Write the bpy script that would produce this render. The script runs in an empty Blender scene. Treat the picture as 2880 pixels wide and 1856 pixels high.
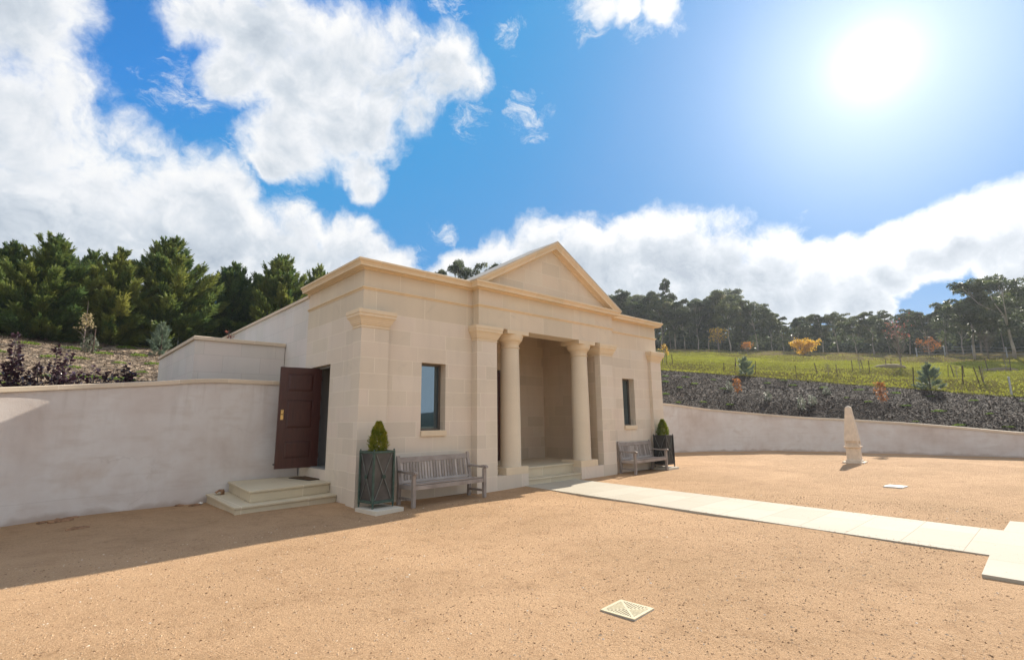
import bpy, bmesh, math, random
import numpy as np
from mathutils import Vector, Matrix, Quaternion
R = math.radians
sc = bpy.context.scene
COL = sc.collection
random.seed(7)
rng = np.random.default_rng(11)

# ------------------------------------------------------------------ camera
CX, CY, CZ = -4.5611, -9.4448, 1.6
cam = bpy.data.cameras.new('camera')
cam.sensor_width = 36.0; cam.sensor_fit = 'HORIZONTAL'
cam.lens = 17.713; cam.clip_start = 0.05; cam.clip_end = 5000
camo = bpy.data.objects.new('camera', cam); COL.objects.link(camo)
def cam_matrix(yaw, pitch, roll):
    cy, sy, cp, sp = math.cos(yaw), math.sin(yaw), math.cos(pitch), math.sin(pitch)
    f = Vector((sy*cp, cy*cp, sp)); r = Vector((cy, -sy, 0)); u = r.cross(f)
    r2 = math.cos(roll)*r + math.sin(roll)*u; u2 = -math.sin(roll)*r + math.cos(roll)*u
    m = Matrix.Identity(4)
    for i in range(3):
        m[i][0], m[i][1], m[i][2] = r2[i], u2[i], -f[i]
    m[0][3], m[1][3], m[2][3] = CX, CY, CZ
    return m
camo.matrix_world = cam_matrix(0.7432942, 0.1773250, -0.0117754)
sc.camera = camo

# ------------------------------------------------------------------ exposure
sc.view_settings.view_transform = 'Standard'
sc.view_settings.look = 'None'
sc.view_settings.exposure = 0.85
sc.view_settings.gamma = 1.0
sc.cycles.max_bounces = 6
sc.cycles.diffuse_bounces = 4
sc.cycles.transparent_max_bounces = 8
sc.cycles.caustics_reflective = False
sc.cycles.caustics_refractive = False
sc.cycles.use_denoising = True
try: sc.cycles.denoiser = 'OPENIMAGEDENOISE'
except Exception: pass

# ------------------------------------------------------------------ sun
SAZ, SEL = R(81.7), R(31.0)
SUN = Vector((math.sin(SAZ)*math.cos(SEL), math.cos(SAZ)*math.cos(SEL), math.sin(SEL)))
sl = bpy.data.lights.new('sun', 'SUN'); sl.energy = 4.8; sl.angle = R(0.5); sl.color = (1.0, 0.92, 0.80)
so = bpy.data.objects.new('sun', sl); COL.objects.link(so)
so.rotation_euler = SUN.to_track_quat('Z', 'Y').to_euler(); so.location = (0, 0, 60)

# ------------------------------------------------------------------ node helpers
class NT:
    def __init__(s, tree): s.t = tree; s.n = tree.nodes; s.l = tree.links
    def add(s, kind, **kw):
        n = s.n.new(kind)
        for k, v in kw.items(): setattr(n, k, v)
        return n
    def put(s, sock, v):
        if isinstance(v, bpy.types.NodeSocket): s.l.new(v, sock)
        else: sock.default_value = v
    def math(s, op, a, b=None, c=None, clamp=False):
        n = s.add('ShaderNodeMath', operation=op, use_clamp=clamp)
        s.put(n.inputs[0], a)
        if b is not None: s.put(n.inputs[1], b)
        if c is not None: s.put(n.inputs[2], c)
        return n.outputs[0]
    def vmath(s, op, a, b=None, out=0, scale=None):
        n = s.add('ShaderNodeVectorMath', operation=op)
        s.put(n.inputs[0], a)
        if b is not None: s.put(n.inputs[1], b)
        if scale is not None: s.put(n.inputs['Scale'], scale)
        return n.outputs[out]
    def rng(s, v, a, b, c=0.0, d=1.0, smooth=False):
        n = s.add('ShaderNodeMapRange'); n.clamp = True
        if smooth: n.interpolation_type = 'SMOOTHSTEP'
        s.put(n.inputs[0], v)
        for i, x in enumerate((a, b, c, d)): s.put(n.inputs[1+i], x)
        return n.outputs[0]
    def mix(s, f, a, b, mode='MIX'):
        n = s.add('ShaderNodeMix', data_type='RGBA', blend_type=mode)
        s.put(n.inputs[0], f)
        s.put(n.inputs[6], a if isinstance(a, bpy.types.NodeSocket) else (*a[:3], 1))
        s.put(n.inputs[7], b if isinstance(b, bpy.types.NodeSocket) else (*b[:3], 1))
        return n.outputs[2]
    def noise(s, vec, scale, detail=2, rough=0.5, dist=0.0, out=0):
        n = s.add('ShaderNodeTexNoise')
        if vec is not None: s.l.new(vec, n.inputs['Vector'])
        n.inputs['Scale'].default_value = scale; n.inputs['Detail'].default_value = detail
        n.inputs['Roughness'].default_value = rough; n.inputs['Distortion'].default_value = dist
        return n.outputs[out]
    def ramp(s, f, stops, interp='LINEAR'):
        n = s.add('ShaderNodeValToRGB'); s.l.new(f, n.inputs[0]); e = n.color_ramp.elements
        n.color_ramp.interpolation = interp
        while len(e) < len(stops): e.new(0.5)
        for k, (p, c) in enumerate(stops): e[k].position = p; e[k].color = (*c[:3], 1)
        return n.outputs[0]
    def mapping(s, vec, loc=(0,0,0), rot=(0,0,0), scale=(1,1,1)):
        n = s.add('ShaderNodeMapping'); s.l.new(vec, n.inputs[0])
        n.inputs[1].default_value = loc; n.inputs[2].default_value = rot; n.inputs[3].default_value = scale
        return n.outputs[0]

# ------------------------------------------------------------------ sky
EXPO = 2.0 ** 0.85
w = bpy.data.worlds.new('World'); sc.world = w; w.use_nodes = True
W_ = NT(w.node_tree); w.node_tree.nodes.clear()
BG = 0.1
D = W_.add('ShaderNodeTexCoord').outputs['Generated']
D = W_.vmath('NORMALIZE', D)
sky = W_.add('ShaderNodeTexSky', sky_type='NISHITA')
sky.sun_disc = False; sky.sun_elevation = SEL; sky.sun_rotation = SAZ
sky.altitude = 600; sky.air_density = 1.0; sky.dust_density = 0.4; sky.ozone_density = 2.5
skyc = W_.mix(1.0, sky.outputs[0], (0.20, 0.84, 1.26), 'MULTIPLY')
skyc = W_.vmath('MINIMUM', skyc, tuple(x/EXPO/BG for x in (0.085, 0.335, 0.72)))
# clouds: (azimuth, elevation, radius) of the puffs that make them up
PUFF = [(-4.8,29.9,4.1),(-5.6,24.7,5.5),(-2.2,23.3,5.7),(-3.2,18.1,5.9),(1.9,21.3,4.9),(3.6,24.9,2.7),(2.3,17.7,5.6),(7.6,20.8,5.1),(11.2,22.0,3.2),(7.3,17.2,4.4),(11.9,18.8,3.7),(-4.2,33.3,3.1),(-1.5,27.6,2.4),(13.1,36.6,3.8),(11.8,32.6,3.0),(16.8,34.2,5.2),(17.3,38.7,2.8),(23.2,36.5,5.0),(20.8,30.7,5.0),(27.3,36.3,4.8),(32.5,36.9,3.6),(36.7,36.3,2.7),(35.6,38.6,2.4),(30.5,33.5,3.1),(26.0,31.0,3.7),(17.3,28.5,4.1),(15.8,25.7,1.8),(25.3,26.7,2.4),(25.8,25.0,1.7),(6.9,36.8,2.4),(14.9,40.1,2.4),(28.7,39.5,2.3),(18.8,19.8,3.2),(16.4,17.3,3.7),(23.3,19.0,3.1),(26.6,17.4,2.7),(29.5,17.2,2.1),(11.0,16.2,3.1),(21.7,15.7,3.1),(5.8,14.5,3.6),(31.0,15.8,1.9),(34.9,16.4,1.9),(37.4,17.4,2.9),(41.4,18.4,2.9),(46.0,19.3,3.4),(50.5,19.1,3.4),(54.5,17.9,3.7),(59.3,18.9,3.6),(62.6,18.9,3.4),(66.9,18.4,3.3),(71.0,17.3,2.6),(73.8,17.8,1.2),(57.6,14.8,4.6),(64.4,14.2,4.4),(70.6,13.5,3.7),(74.5,13.7,3.1),(77.7,14.0,2.4),(80.7,13.9,2.5),(83.5,14.4,2.5),(86.2,15.2,2.5),(88.7,15.6,2.5),(89.6,13.0,2.9),(91.9,13.0,3.2),(77.7,10.8,2.2),(53.8,41.7,1.7),(57.0,41.0,1.5),(61.0,40.4,1.7),(59.3,38.7,1.0),(33.9,42.9,0.9),(42.8,41.5,0.8),(44.0,34.4,0.9),(45.0,31.5,1.1),(34.8,20.4,0.8)]
def dirv(a, e): return Vector((math.sin(R(a))*math.cos(R(e)), math.cos(R(a))*math.cos(R(e)), math.sin(R(e))))
sd = W_.math('MAXIMUM', W_.vmath('DOT_PRODUCT', D, tuple(SUN), out=1), 0.0)
warp = W_.noise(D, 5.0, 6, 0.62, 0.0, 1)
warp = W_.vmath('SUBTRACT', warp, (0.5, 0.5, 0.5))
Dw = W_.vmath('NORMALIZE', W_.vmath('ADD', D, W_.vmath('SCALE', warp, scale=0.085)))
acc = acc2 = None
UPS = (Vector((SUN.x, SUN.y, SUN.z))*0.4+Vector((0, 0, 1))).normalized()*0.055
for a, e, r in PUFF:
    if r < 1.35: continue
    c = dirv(a, e); q = 1 - math.cos(R(r*1.10))
    dn = W_.vmath('DOT_PRODUCT', Dw, tuple(c), out=1)
    v = W_.math('MULTIPLY_ADD', dn, 1/q, -(1-q)/q)
    acc = v if acc is None else W_.math('SMOOTH_MAX', acc, v, 0.35)
    if r > 2.2:
        # the same puff seen a little further up towards the sun: tells tops from undersides
        dn2 = W_.vmath('DOT_PRODUCT', Dw, tuple((c-UPS).normalized()), out=1)
        v2 = W_.math('MULTIPLY_ADD', dn2, 1/q, -(1-q)/q)
        acc2 = v2 if acc2 is None else W_.math('MAXIMUM', acc2, v2)
# the rest of the sky, outside the part the photograph shows: broken cloud everywhere
away = W_.vmath('DOT_PRODUCT', D, tuple(dirv(42.6, 14)), out=1)
bk = W_.noise(D, 2.3, 3, 0.5)
bk = W_.math('MULTIPLY_ADD', bk, 7.0, -3.05)
bk = W_.math('ADD', bk, W_.rng(away, 0.35, 0.72, 0.0, -4.0))
acc = W_.math('MAXIMUM', W_.math('MAXIMUM', acc, -1.3), bk)
acc = W_.math('MINIMUM', acc, 1.0)
fb = W_.noise(Dw, 8.0, 12, 0.64, 0.15)
elv = W_.vmath('DOT_PRODUCT', D, (0, 0, 1), out=1)
acc = W_.math('ADD', acc, W_.math('MULTIPLY', W_.rng(elv, 0.33, 0.25, 0.0, 0.9), W_.rng(acc, -0.9, -0.1)))
dens = W_.math('ADD', acc, W_.math('MULTIPLY_ADD', fb, 3.8, -1.85))
alpha = W_.rng(dens, -0.15, 1.0, 0, 1, True)
# thin wisps round the main clouds
wm = None
for a, e, r in ((53.5,41.5,4.0),(58.5,41.0,4.0),(62,39.5,2.6),(43.0,41.0,2.2),(45,33.0,3.6),(34.5,42.5,2.6),(34.8,21.0,2.6),(7.5,30.5,4.5),(16,26,3.5),(37.5,33,3.0),(72.5,18.6,2.6),(12.5,25,3.5),(31.5,17.5,3)):
    q = 1-math.cos(R(r)); v = W_.math('MULTIPLY_ADD', W_.vmath('DOT_PRODUCT', Dw, tuple(dirv(a, e)), out=1), 1/q, -(1-q)/q)
    wm = v if wm is None else W_.math('MAXIMUM', wm, v)
wn_ = W_.noise(W_.mapping(Dw, scale=(1.0, 1.0, 1.7)), 21.0, 10, 0.70, 0.5)
wisp = W_.rng(W_.math('ADD', W_.math('MULTIPLY', W_.math('MAXIMUM', wm, -0.8), 0.20), wn_), 0.60, 0.90, 0, 0.80, True)
alpha = W_.math('MAXIMUM', alpha, wisp)
# sunward side of each puff is bright, undersides and the thick middle are grey
Ds = W_.vmath('ADD', Dw, tuple(UPS*0.5))
fb2 = W_.noise(Ds, 8.0, 6, 0.60, 0.15)
lit = W_.math('MULTIPLY_ADD', W_.math('SUBTRACT', fb, fb2), 2.2, 0.88)
under = W_.math('SUBTRACT', W_.math('MINIMUM', W_.math('MAXIMUM', acc2, -1.0), 1.0), 0.10)
lit = W_.math('SUBTRACT', lit, W_.math('MULTIPLY', W_.rng(under, -0.6, 0.9, 0, 1, True), W_.math('MULTIPLY', W_.rng(dens, 0.3, 1.5, 0, 1, True), W_.rng(sd, 0.35, 0.8, 0.50, 0.74))))
big = W_.noise(D, 4.5, 3, 0.5)
lit = W_.math('ADD', lit, W_.math('MULTIPLY_ADD', big, 0.95, -0.46))
lit = W_.math('ADD', lit, W_.rng(away, 0.2, 0.75, 0.35, 0.0), clamp=False)  # unseen clouds behind the camera brightened to light the shaded front
lit = W_.rng(lit, 0.0, 1.0)
cl = W_.ramp(lit, [(0.0, (0.44, 0.51, 0.60)), (0.40, (0.66, 0.72, 0.79)), (0.72, (0.90, 0.92, 0.95)), (1.0, (1.0, 1.0, 0.99))])
cl = W_.vmath('SCALE', cl, scale=1.0/EXPO/BG)
# a whitish band low over the horizon
low = W_.vmath('DOT_PRODUCT', D, (0, 0, 1), out=1)
skyc = W_.mix(W_.rng(low, 0.0, 0.24, 0.50, 0.0, True), skyc, tuple(x/EXPO/BG for x in (0.60, 0.72, 0.84)))
col = W_.mix(alpha, skyc, cl)
# glare round the sun
g1 = W_.math('POWER', sd, 900.0); g2 = W_.math('POWER', sd, 72.0)
gl = W_.math('ADD', W_.math('MULTIPLY', g1, 0.55/EXPO/BG), W_.math('MULTIPLY_ADD', g2, 0.42/EXPO/BG, W_.math('MULTIPLY', W_.math('POWER', sd, 18.0), 0.27/EXPO/BG)))
glc = W_.vmath('SCALE', W_.vmath('MULTIPLY', (1.0, 1.0, 1.0), (1.08, 0.97, 0.90)), scale=1.0)
gcol = W_.vmath('SCALE', glc, scale=gl)
col = W_.vmath('ADD', col, gcol)
bgn = W_.add('ShaderNodeBackground'); W_.l.new(col, bgn.inputs[0]); bgn.inputs[1].default_value = BG
wo = W_.add('ShaderNodeOutputWorld'); W_.l.new(bgn.outputs[0], wo.inputs[0])

# ------------------------------------------------------------------ object helpers
def tagset(o, label=None, cat=None, group=None, kind=None):
    if label: o['label'] = label
    if cat: o['category'] = cat
    if group: o['group'] = group
    if kind: o['kind'] = kind
    return o
def thing(name, label, cat, loc=(0, 0, 0), rotz=0.0, group=None):
    o = bpy.data.objects.new(name, None); COL.objects.link(o)
    o.location = loc; o.rotation_euler = (0, 0, rotz); o.empty_display_size = 0.2
    return tagset(o, label, cat, group)
def link(name, me, m=None, parent=None):
    o = bpy.data.objects.new(name, me); COL.objects.link(o)
    if m is not None and not me.materials: me.materials.append(m)
    if parent is not None: o.parent = parent
    return o
def dup(root, loc, rotz=0.0, label=None, group=None, scale=1.0):
    r = root.copy(); COL.objects.link(r); r.location = loc; r.rotation_euler = (0, 0, rotz)
    r.scale = (scale, scale, scale) if not isinstance(scale, tuple) else scale
    if label: r['label'] = label
    if group: r['group'] = group
    for ch in list(root.children):
        c = ch.copy(); COL.objects.link(c); c.parent = r
        for g in list(ch.children):
            d = g.copy(); COL.objects.link(d); d.parent = c
    return r

class MB:
    def __init__(s): s.v = []; s.f = []
    def add(s, vs, fs):
        b = len(s.v); s.v += [tuple(p) for p in vs]; s.f += [tuple(i+b for i in f) for f in fs]; return s
    def box(s, x0, x1, y0, y1, z0, z1):
        return s.add([(x0,y0,z0),(x1,y0,z0),(x1,y1,z0),(x0,y1,z0),(x0,y0,z1),(x1,y0,z1),(x1,y1,z1),(x0,y1,z1)],
                     [(0,3,2,1),(4,5,6,7),(0,1,5,4),(1,2,6,5),(2,3,7,6),(3,0,4,7)])
    def bar(s, p, q, wd, ht, up=(0, 0, 1)):
        p, q = Vector(p), Vector(q); d = (q-p).normalized(); u = Vector(up)
        a = d.cross(u)
        if a.length < 1e-4: a = d.cross(Vector((1, 0, 0)))
        a.normalize(); u = a.cross(d).normalized()
        a *= wd/2; u *= ht/2
        vs = [p-a-u, p+a-u, p+a+u, p-a+u, q-a-u, q+a-u, q+a+u, q-a+u]
        return s.add(vs, [(0,1,2,3),(4,7,6,5),(0,4,5,1),(1,5,6,2),(2,6,7,3),(3,7,4,0)])
    def tube(s, pts, rad, n=7, cap=True):
        pts = [Vector(p) for p in pts]
        rings = []; vs = []
        ref = Vector((0.31, 0.95, 0.1)).normalized()
        for i, p in enumerate(pts):
            d = (pts[min(i+1, len(pts)-1)] - pts[max(i-1, 0)]).normalized()
            a = d.cross(ref)
            if a.length < 0.05: a = d.cross(Vector((1, 0, 0)))
            a.normalize(); b = d.cross(a)
            for k in range(n):
                t = 2*math.pi*k/n; vs.append(p + (a*math.cos(t)+b*math.sin(t))*rad[i])
        fs = [(i*n+k, i*n+(k+1) % n, (i+1)*n+(k+1) % n, (i+1)*n+k) for i in range(len(pts)-1) for k in range(n)]
        if cap: fs += [tuple(range(n-1, -1, -1)), tuple((len(pts)-1)*n+k for k in range(n))]
        return s.add(vs, fs)
    def lathe(s, prof, cx, cy, n=48, cap=True):
        vs = [(cx+r*math.cos(2*math.pi*k/n), cy+r*math.sin(2*math.pi*k/n), z) for r, z in prof for k in range(n)]
        m = len(prof)
        fs = [(i*n+k, i*n+(k+1) % n, (i+1)*n+(k+1) % n, (i+1)*n+k) for i in range(m-1) for k in range(n)]
        if cap: fs += [tuple(range(n-1, -1, -1)), tuple((m-1)*n+k for k in range(n))]
        return s.add(vs, fs)
    def sweep(s, prof, path, caps=True, ztop=None):
        # prof: (out, z); path: plan polyline, outside on the right of travel; ztop(i) shifts z per point
        P = [Vector((p[0], p[1])) for p in path]; n = len(P); m = len(prof); vs = []
        for i, p in enumerate(P):
            ds = []
            if i > 0: ds.append((P[i]-P[i-1]).normalized())
            if i < n-1: ds.append((P[i+1]-P[i]).normalized())
            ns = [Vector((d.y, -d.x)) for d in ds]
            if len(ns) == 2:
                b = (ns[0]+ns[1]); k = b.length_squared
                off = b*(2.0/k) if k > 1e-6 else ns[0]
            else: off = ns[0]
            dz = ztop[i] if ztop is not None else 0.0
            for o, z in prof: vs.append((p.x+off.x*o, p.y+off.y*o, z+dz))
        fs = [(i*m+j, (i+1)*m+j, (i+1)*m+j+1, i*m+j+1) for i in range(n-1) for j in range(m-1)]
        fs += [(i*m+m-1, (i+1)*m+m-1, (i+1)*m, i*m) for i in range(n-1)]
        if caps: fs += [tuple(range(m)), tuple((n-1)*m+j for j in range(m-1, -1, -1))]
        return s.add(vs, fs)
    def panel(s, axis, pos, u0, u1, z0, z1, holes, depth):
        # a wall sheet with rectangular holes and their reveals; axis 'y': plane y=pos, u=x; 'x': plane x=pos, u=y
        us = sorted({u0, u1, *[h[0] for h in holes], *[h[1] for h in holes]})
        zs = sorted({z0, z1, *[h[2] for h in holes], *[h[3] for h in holes]})
        pt = (lambda u, z, d: (u, pos+d, z)) if axis == 'y' else (lambda u, z, d: (pos+d, u, z))
        for a, b in zip(us, us[1:]):
            for c, e in zip(zs, zs[1:]):
                um, zm = (a+b)/2, (c+e)/2
                if any(h[0] < um < h[1] and h[2] < zm < h[3] for h in holes): continue
                s.add([pt(a,c,0), pt(b,c,0), pt(b,e,0), pt(a,e,0)], [(0,1,2,3)])
        for a, b, c, e in holes:
            for (p, q, r_, t) in ((a,c,a,e),(b,e,b,c),(a,e,b,e),(b,c,a,c)):
                s.add([pt(p,q,0), pt(r_,t,0), pt(r_,t,depth), pt(p,q,depth)], [(0,1,2,3)])
        return s
    def mesh(s, name, smooth=False, merge=True, recalc=True, bevel=0.0):
        me = bpy.data.meshes.new(name); me.from_pydata(s.v, [], s.f)
        bm = bmesh.new(); bm.from_mesh(me)
        if merge: bmesh.ops.remove_doubles(bm, verts=bm.verts, dist=1e-5)
        if recalc: bmesh.ops.recalc_face_normals(bm, faces=bm.faces)
        if bevel > 0:
            ed = [e for e in bm.edges if len(e.link_faces) == 2 and e.calc_face_angle(0) > 0.6]
            bmesh.ops.bevel(bm, geom=ed, offset=bevel, segments=2, affect='EDGES', profile=0.6)
        uv = bm.loops.layers.uv.new('UVMap')
        for f in bm.faces:
            n = f.normal
            for l in f.loops:
                c = l.vert.co
                if abs(n.z) > 0.8: l[uv].uv = (c.x, c.y)
                elif abs(n.x) > abs(n.y): l[uv].uv = (c.y + 0.37, c.z)
                else: l[uv].uv = (c.x, c.z)
            f.smooth = smooth
        bm.to_mesh(me); bm.free()
        return me
def part(name, mb, m, parent, smooth=False, bevel=0.0, auto=None, recalc=True):
    o = link(name, mb.mesh(name, smooth or auto is not None, bevel=bevel, recalc=recalc), m, parent)
    if auto is not None:
        try: o.data.set_sharp_from_angle(angle=R(auto))
        except Exception: pass
    return o
def npmesh(name, V, F, rnd=None, smooth=False):
    V = np.asarray(V, np.float32); F = np.asarray(F, np.int32); k = F.shape[1]
    me = bpy.data.meshes.new(name)
    me.vertices.add(len(V)); me.vertices.foreach_set('co', V.ravel())
    me.loops.add(F.size); me.loops.foreach_set('vertex_index', F.ravel())
    me.polygons.add(len(F)); me.polygons.foreach_set('loop_start', np.arange(0, F.size, k, dtype=np.int32))
    try: me.polygons.foreach_set('loop_total', np.full(len(F), k, np.int32))
    except Exception: pass
    me.update(calc_edges=True)
    if rnd is not None:
        a = me.attributes.new('rnd', 'FLOAT', 'FACE'); a.data.foreach_set('value', np.asarray(rnd, np.float32))
    me.polygons.foreach_set('use_smooth', np.full(len(F), smooth, bool))
    me.validate(); return me
# ------------------------------------------------------------------ materials
def new_mat(name):
    m = bpy.data.materials.new(name); m.use_nodes = True; m.node_tree.nodes.clear()
    return m, NT(m.node_tree)
def finish(t, col, rough=0.8, spec=0.3, bump=None, bstr=0.2, bdist=0.01, metal=0.0):
    p = t.add('ShaderNodeBsdfPrincipled')
    t.put(p.inputs['Base Color'], col if isinstance(col, bpy.types.NodeSocket) else (*col[:3], 1))
    t.put(p.inputs['Roughness'], rough); t.put(p.inputs['Specular IOR Level'], spec); t.put(p.inputs['Metallic'], metal)
    if bump is not None:
        b = t.add('ShaderNodeBump'); b.inputs['Strength'].default_value = bstr; b.inputs['Distance'].default_value = bdist
        t.l.new(bump, b.inputs['Height']); t.l.new(b.outputs[0], p.inputs['Normal'])
    o = t.add('ShaderNodeOutputMaterial'); t.l.new(p.outputs[0], o.inputs[0]); return p
def coords(t):
    n = t.add('ShaderNodeTexCoord'); return n.outputs['Object'], n.outputs['UV']

def stone(name, base, row=0.32, bw=0.78, zoff=0.0, joint=0.007, jcol=(0.82, 0.75, 0.62), vary=0.10, uoff=0.0, joints=True, vein=1.0):
    m, t = new_mat(name); ob, uv = coords(t)
    big = t.noise(ob, 0.55, 3, 0.55)
    grain = t.noise(ob, 90.0, 3, 0.6)
    col = t.mix(t.rng(big, 0.35, 0.68), [c*0.93 for c in base], [min(1, c*1.05) for c in base])
    if joints:
        # courses of uneven block lengths: one brick pattern per pair of courses would repeat, so the row is shifted by noise
        mv = t.mapping(uv, (uoff, -zoff, 0))
        sep = t.add('ShaderNodeSeparateXYZ'); t.l.new(mv, sep.inputs[0])
        rowi = t.math('FLOOR', t.math('DIVIDE', sep.outputs[1], row))
        wn = t.add('ShaderNodeTexWhiteNoise', noise_dimensions='1D'); t.l.new(rowi, wn.inputs['W'])
        # stretch each course by its own amount
        wn2 = t.add('ShaderNodeTexWhiteNoise', noise_dimensions='1D'); t.l.new(t.math('ADD', rowi, 57.3), wn2.inputs['W'])
        st = t.math('MULTIPLY_ADD', wn2.outputs[0], 0.5, 0.78)
        u2 = t.math('MULTIPLY', t.math('ADD', sep.outputs[0], t.math('MULTIPLY', wn.outputs[0], bw*0.45)), st)
        cmb = t.add('ShaderNodeCombineXYZ'); t.l.new(u2, cmb.inputs[0]); t.l.new(sep.outputs[1], cmb.inputs[1])
        b = t.add('ShaderNodeTexBrick'); t.l.new(cmb.outputs[0], b.inputs['Vector'])
        b.offset = 0.5; b.offset_frequency = 2; b.squash = 1.0
        b.inputs['Scale'].default_value = 1.0; b.inputs['Mortar Size'].default_value = joint
        b.inputs['Mortar Smooth'].default_value = 0.25; b.inputs['Bias'].default_value = 0.0
        b.inputs['Brick Width'].default_value = bw; b.inputs['Row Height'].default_value = row
        b.inputs['Color1'].default_value = (0, 0, 0, 1); b.inputs['Color2'].default_value = (1, 1, 1, 1)
        b.inputs['Mortar'].default_value = (0.5, 0.5, 0.5, 1)
        sepc = t.add('ShaderNodeSeparateColor'); t.l.new(b.outputs['Color'], sepc.inputs[0])
        rv = sepc.outputs[0]
        tint = t.ramp(rv, [(0.0, (1-vary*0.9, 1-vary*1.05, 1-vary*1.2)), (0.35, (1.0, 0.985, 0.95)), (0.7, (1.03, 0.99, 0.985)), (1.0, (1+vary*0.35, 1+vary*0.40, 1+vary*0.38))])
        col = t.mix(1.0, col, tint, 'MULTIPLY')
        # bedding veins, tilted differently block to block
        vv = t.add('ShaderNodeCombineXYZ')
        ang = t.math('MULTIPLY_ADD', rv, 2.6, -1.0)
        t.l.new(t.math('ADD', sep.outputs[1], t.math('MULTIPLY', sep.outputs[0], ang)), vv.inputs[1])
        t.l.new(t.math('MULTIPLY', sep.outputs[0], 0.35), vv.inputs[0]); t.l.new(t.math('MULTIPLY', rv, 13.0), vv.inputs[2])
        ve = t.noise(vv.outputs[0], 7.0, 5, 0.65, 0.6)
        msk = t.rng(t.noise(ob, 1.3, 2), 0.47, 0.62)
        col = t.mix(t.math('MULTIPLY', t.math('MULTIPLY', t.rng(ve, 0.56, 0.70), msk), 0.30*vein), col, [c*0.66 for c in base])
        fac = b.outputs['Fac']
        col = t.mix(t.math('MULTIPLY', fac, 0.60), col, jcol)
        h = t.math('MULTIPLY_ADD', fac, -0.5, t.math('MULTIPLY', grain, 0.35))
    else:
        ve = t.noise(t.mapping(ob, scale=(0.6, 0.6, 4.0)), 3.0, 5, 0.6, 0.5)
        col = t.mix(t.math('MULTIPLY', t.rng(ve, 0.5, 0.75), 0.18*vein), col, [c*0.75 for c in base])
        h = t.math('MULTIPLY', grain, 0.35)
    # rain-washed vertical streaks and a little grey weathering
    wsk = t.noise(t.mapping(ob, scale=(1.6, 1.6, 0.16)), 3.2, 5, 0.62)
    col = t.mix(t.math('MULTIPLY', t.rng(wsk, 0.50, 0.74), 0.17), col, [c*0.60 for c in (base[0], base[1]*1.02, base[2]*1.08)])
    col = t.mix(0.10, col, t.ramp(grain, [(0.25, (0.2, 0.15, 0.1)), (0.75, (0.9, 0.8, 0.65))]), 'MIX')
    finish(t, col, 0.88, 0.2, h, 0.25, 0.01); return m
SB = (0.685, 0.612, 0.51)
M = {}
M['ashlar'] = stone('sandstone_ashlar', SB)
M['frieze'] = stone('sandstone_frieze', (0.68, 0.595, 0.465), row=0.50, bw=1.15, zoff=3.82, vary=0.10)
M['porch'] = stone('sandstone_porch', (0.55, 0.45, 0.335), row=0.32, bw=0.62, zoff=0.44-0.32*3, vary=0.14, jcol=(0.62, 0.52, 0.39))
M['tymp'] = stone('sandstone_tympanum', (0.69, 0.59, 0.45), row=0.36, bw=0.8, zoff=4.80, vary=0.08)
M['trim'] = stone('sandstone_trim', (0.74, 0.61, 0.43), joints=False)
M['cornice'] = stone('sandstone_cornice', (0.76, 0.62, 0.425), row=8.0, bw=1.05, zoff=-1.0, vary=0.07, vein=0.5, joint=0.004)
M['coping'] = stone('sandstone_coping', (0.69, 0.59, 0.46), row=8.0, bw=0.9, zoff=-1.0, vary=0.10, vein=0.5)
M['column'] = stone('sandstone_column', (0.69, 0.595, 0.455), joints=False, vein=0.6)
M['step'] = stone('sandstone_step', (0.60, 0.53, 0.385), row=8.0, bw=1.2, zoff=-2.0, vary=0.10, vein=0.7)
M['block'] = stone('white_blockwork', (0.67, 0.64, 0.60), row=0.42, bw=0.80, zoff=3.68, joint=0.004, jcol=(0.40, 0.37, 0.34), vary=0.04, vein=0.25)
M['slab'] = stone('stone_slab', (0.60, 0.55, 0.45), joints=False)

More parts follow.
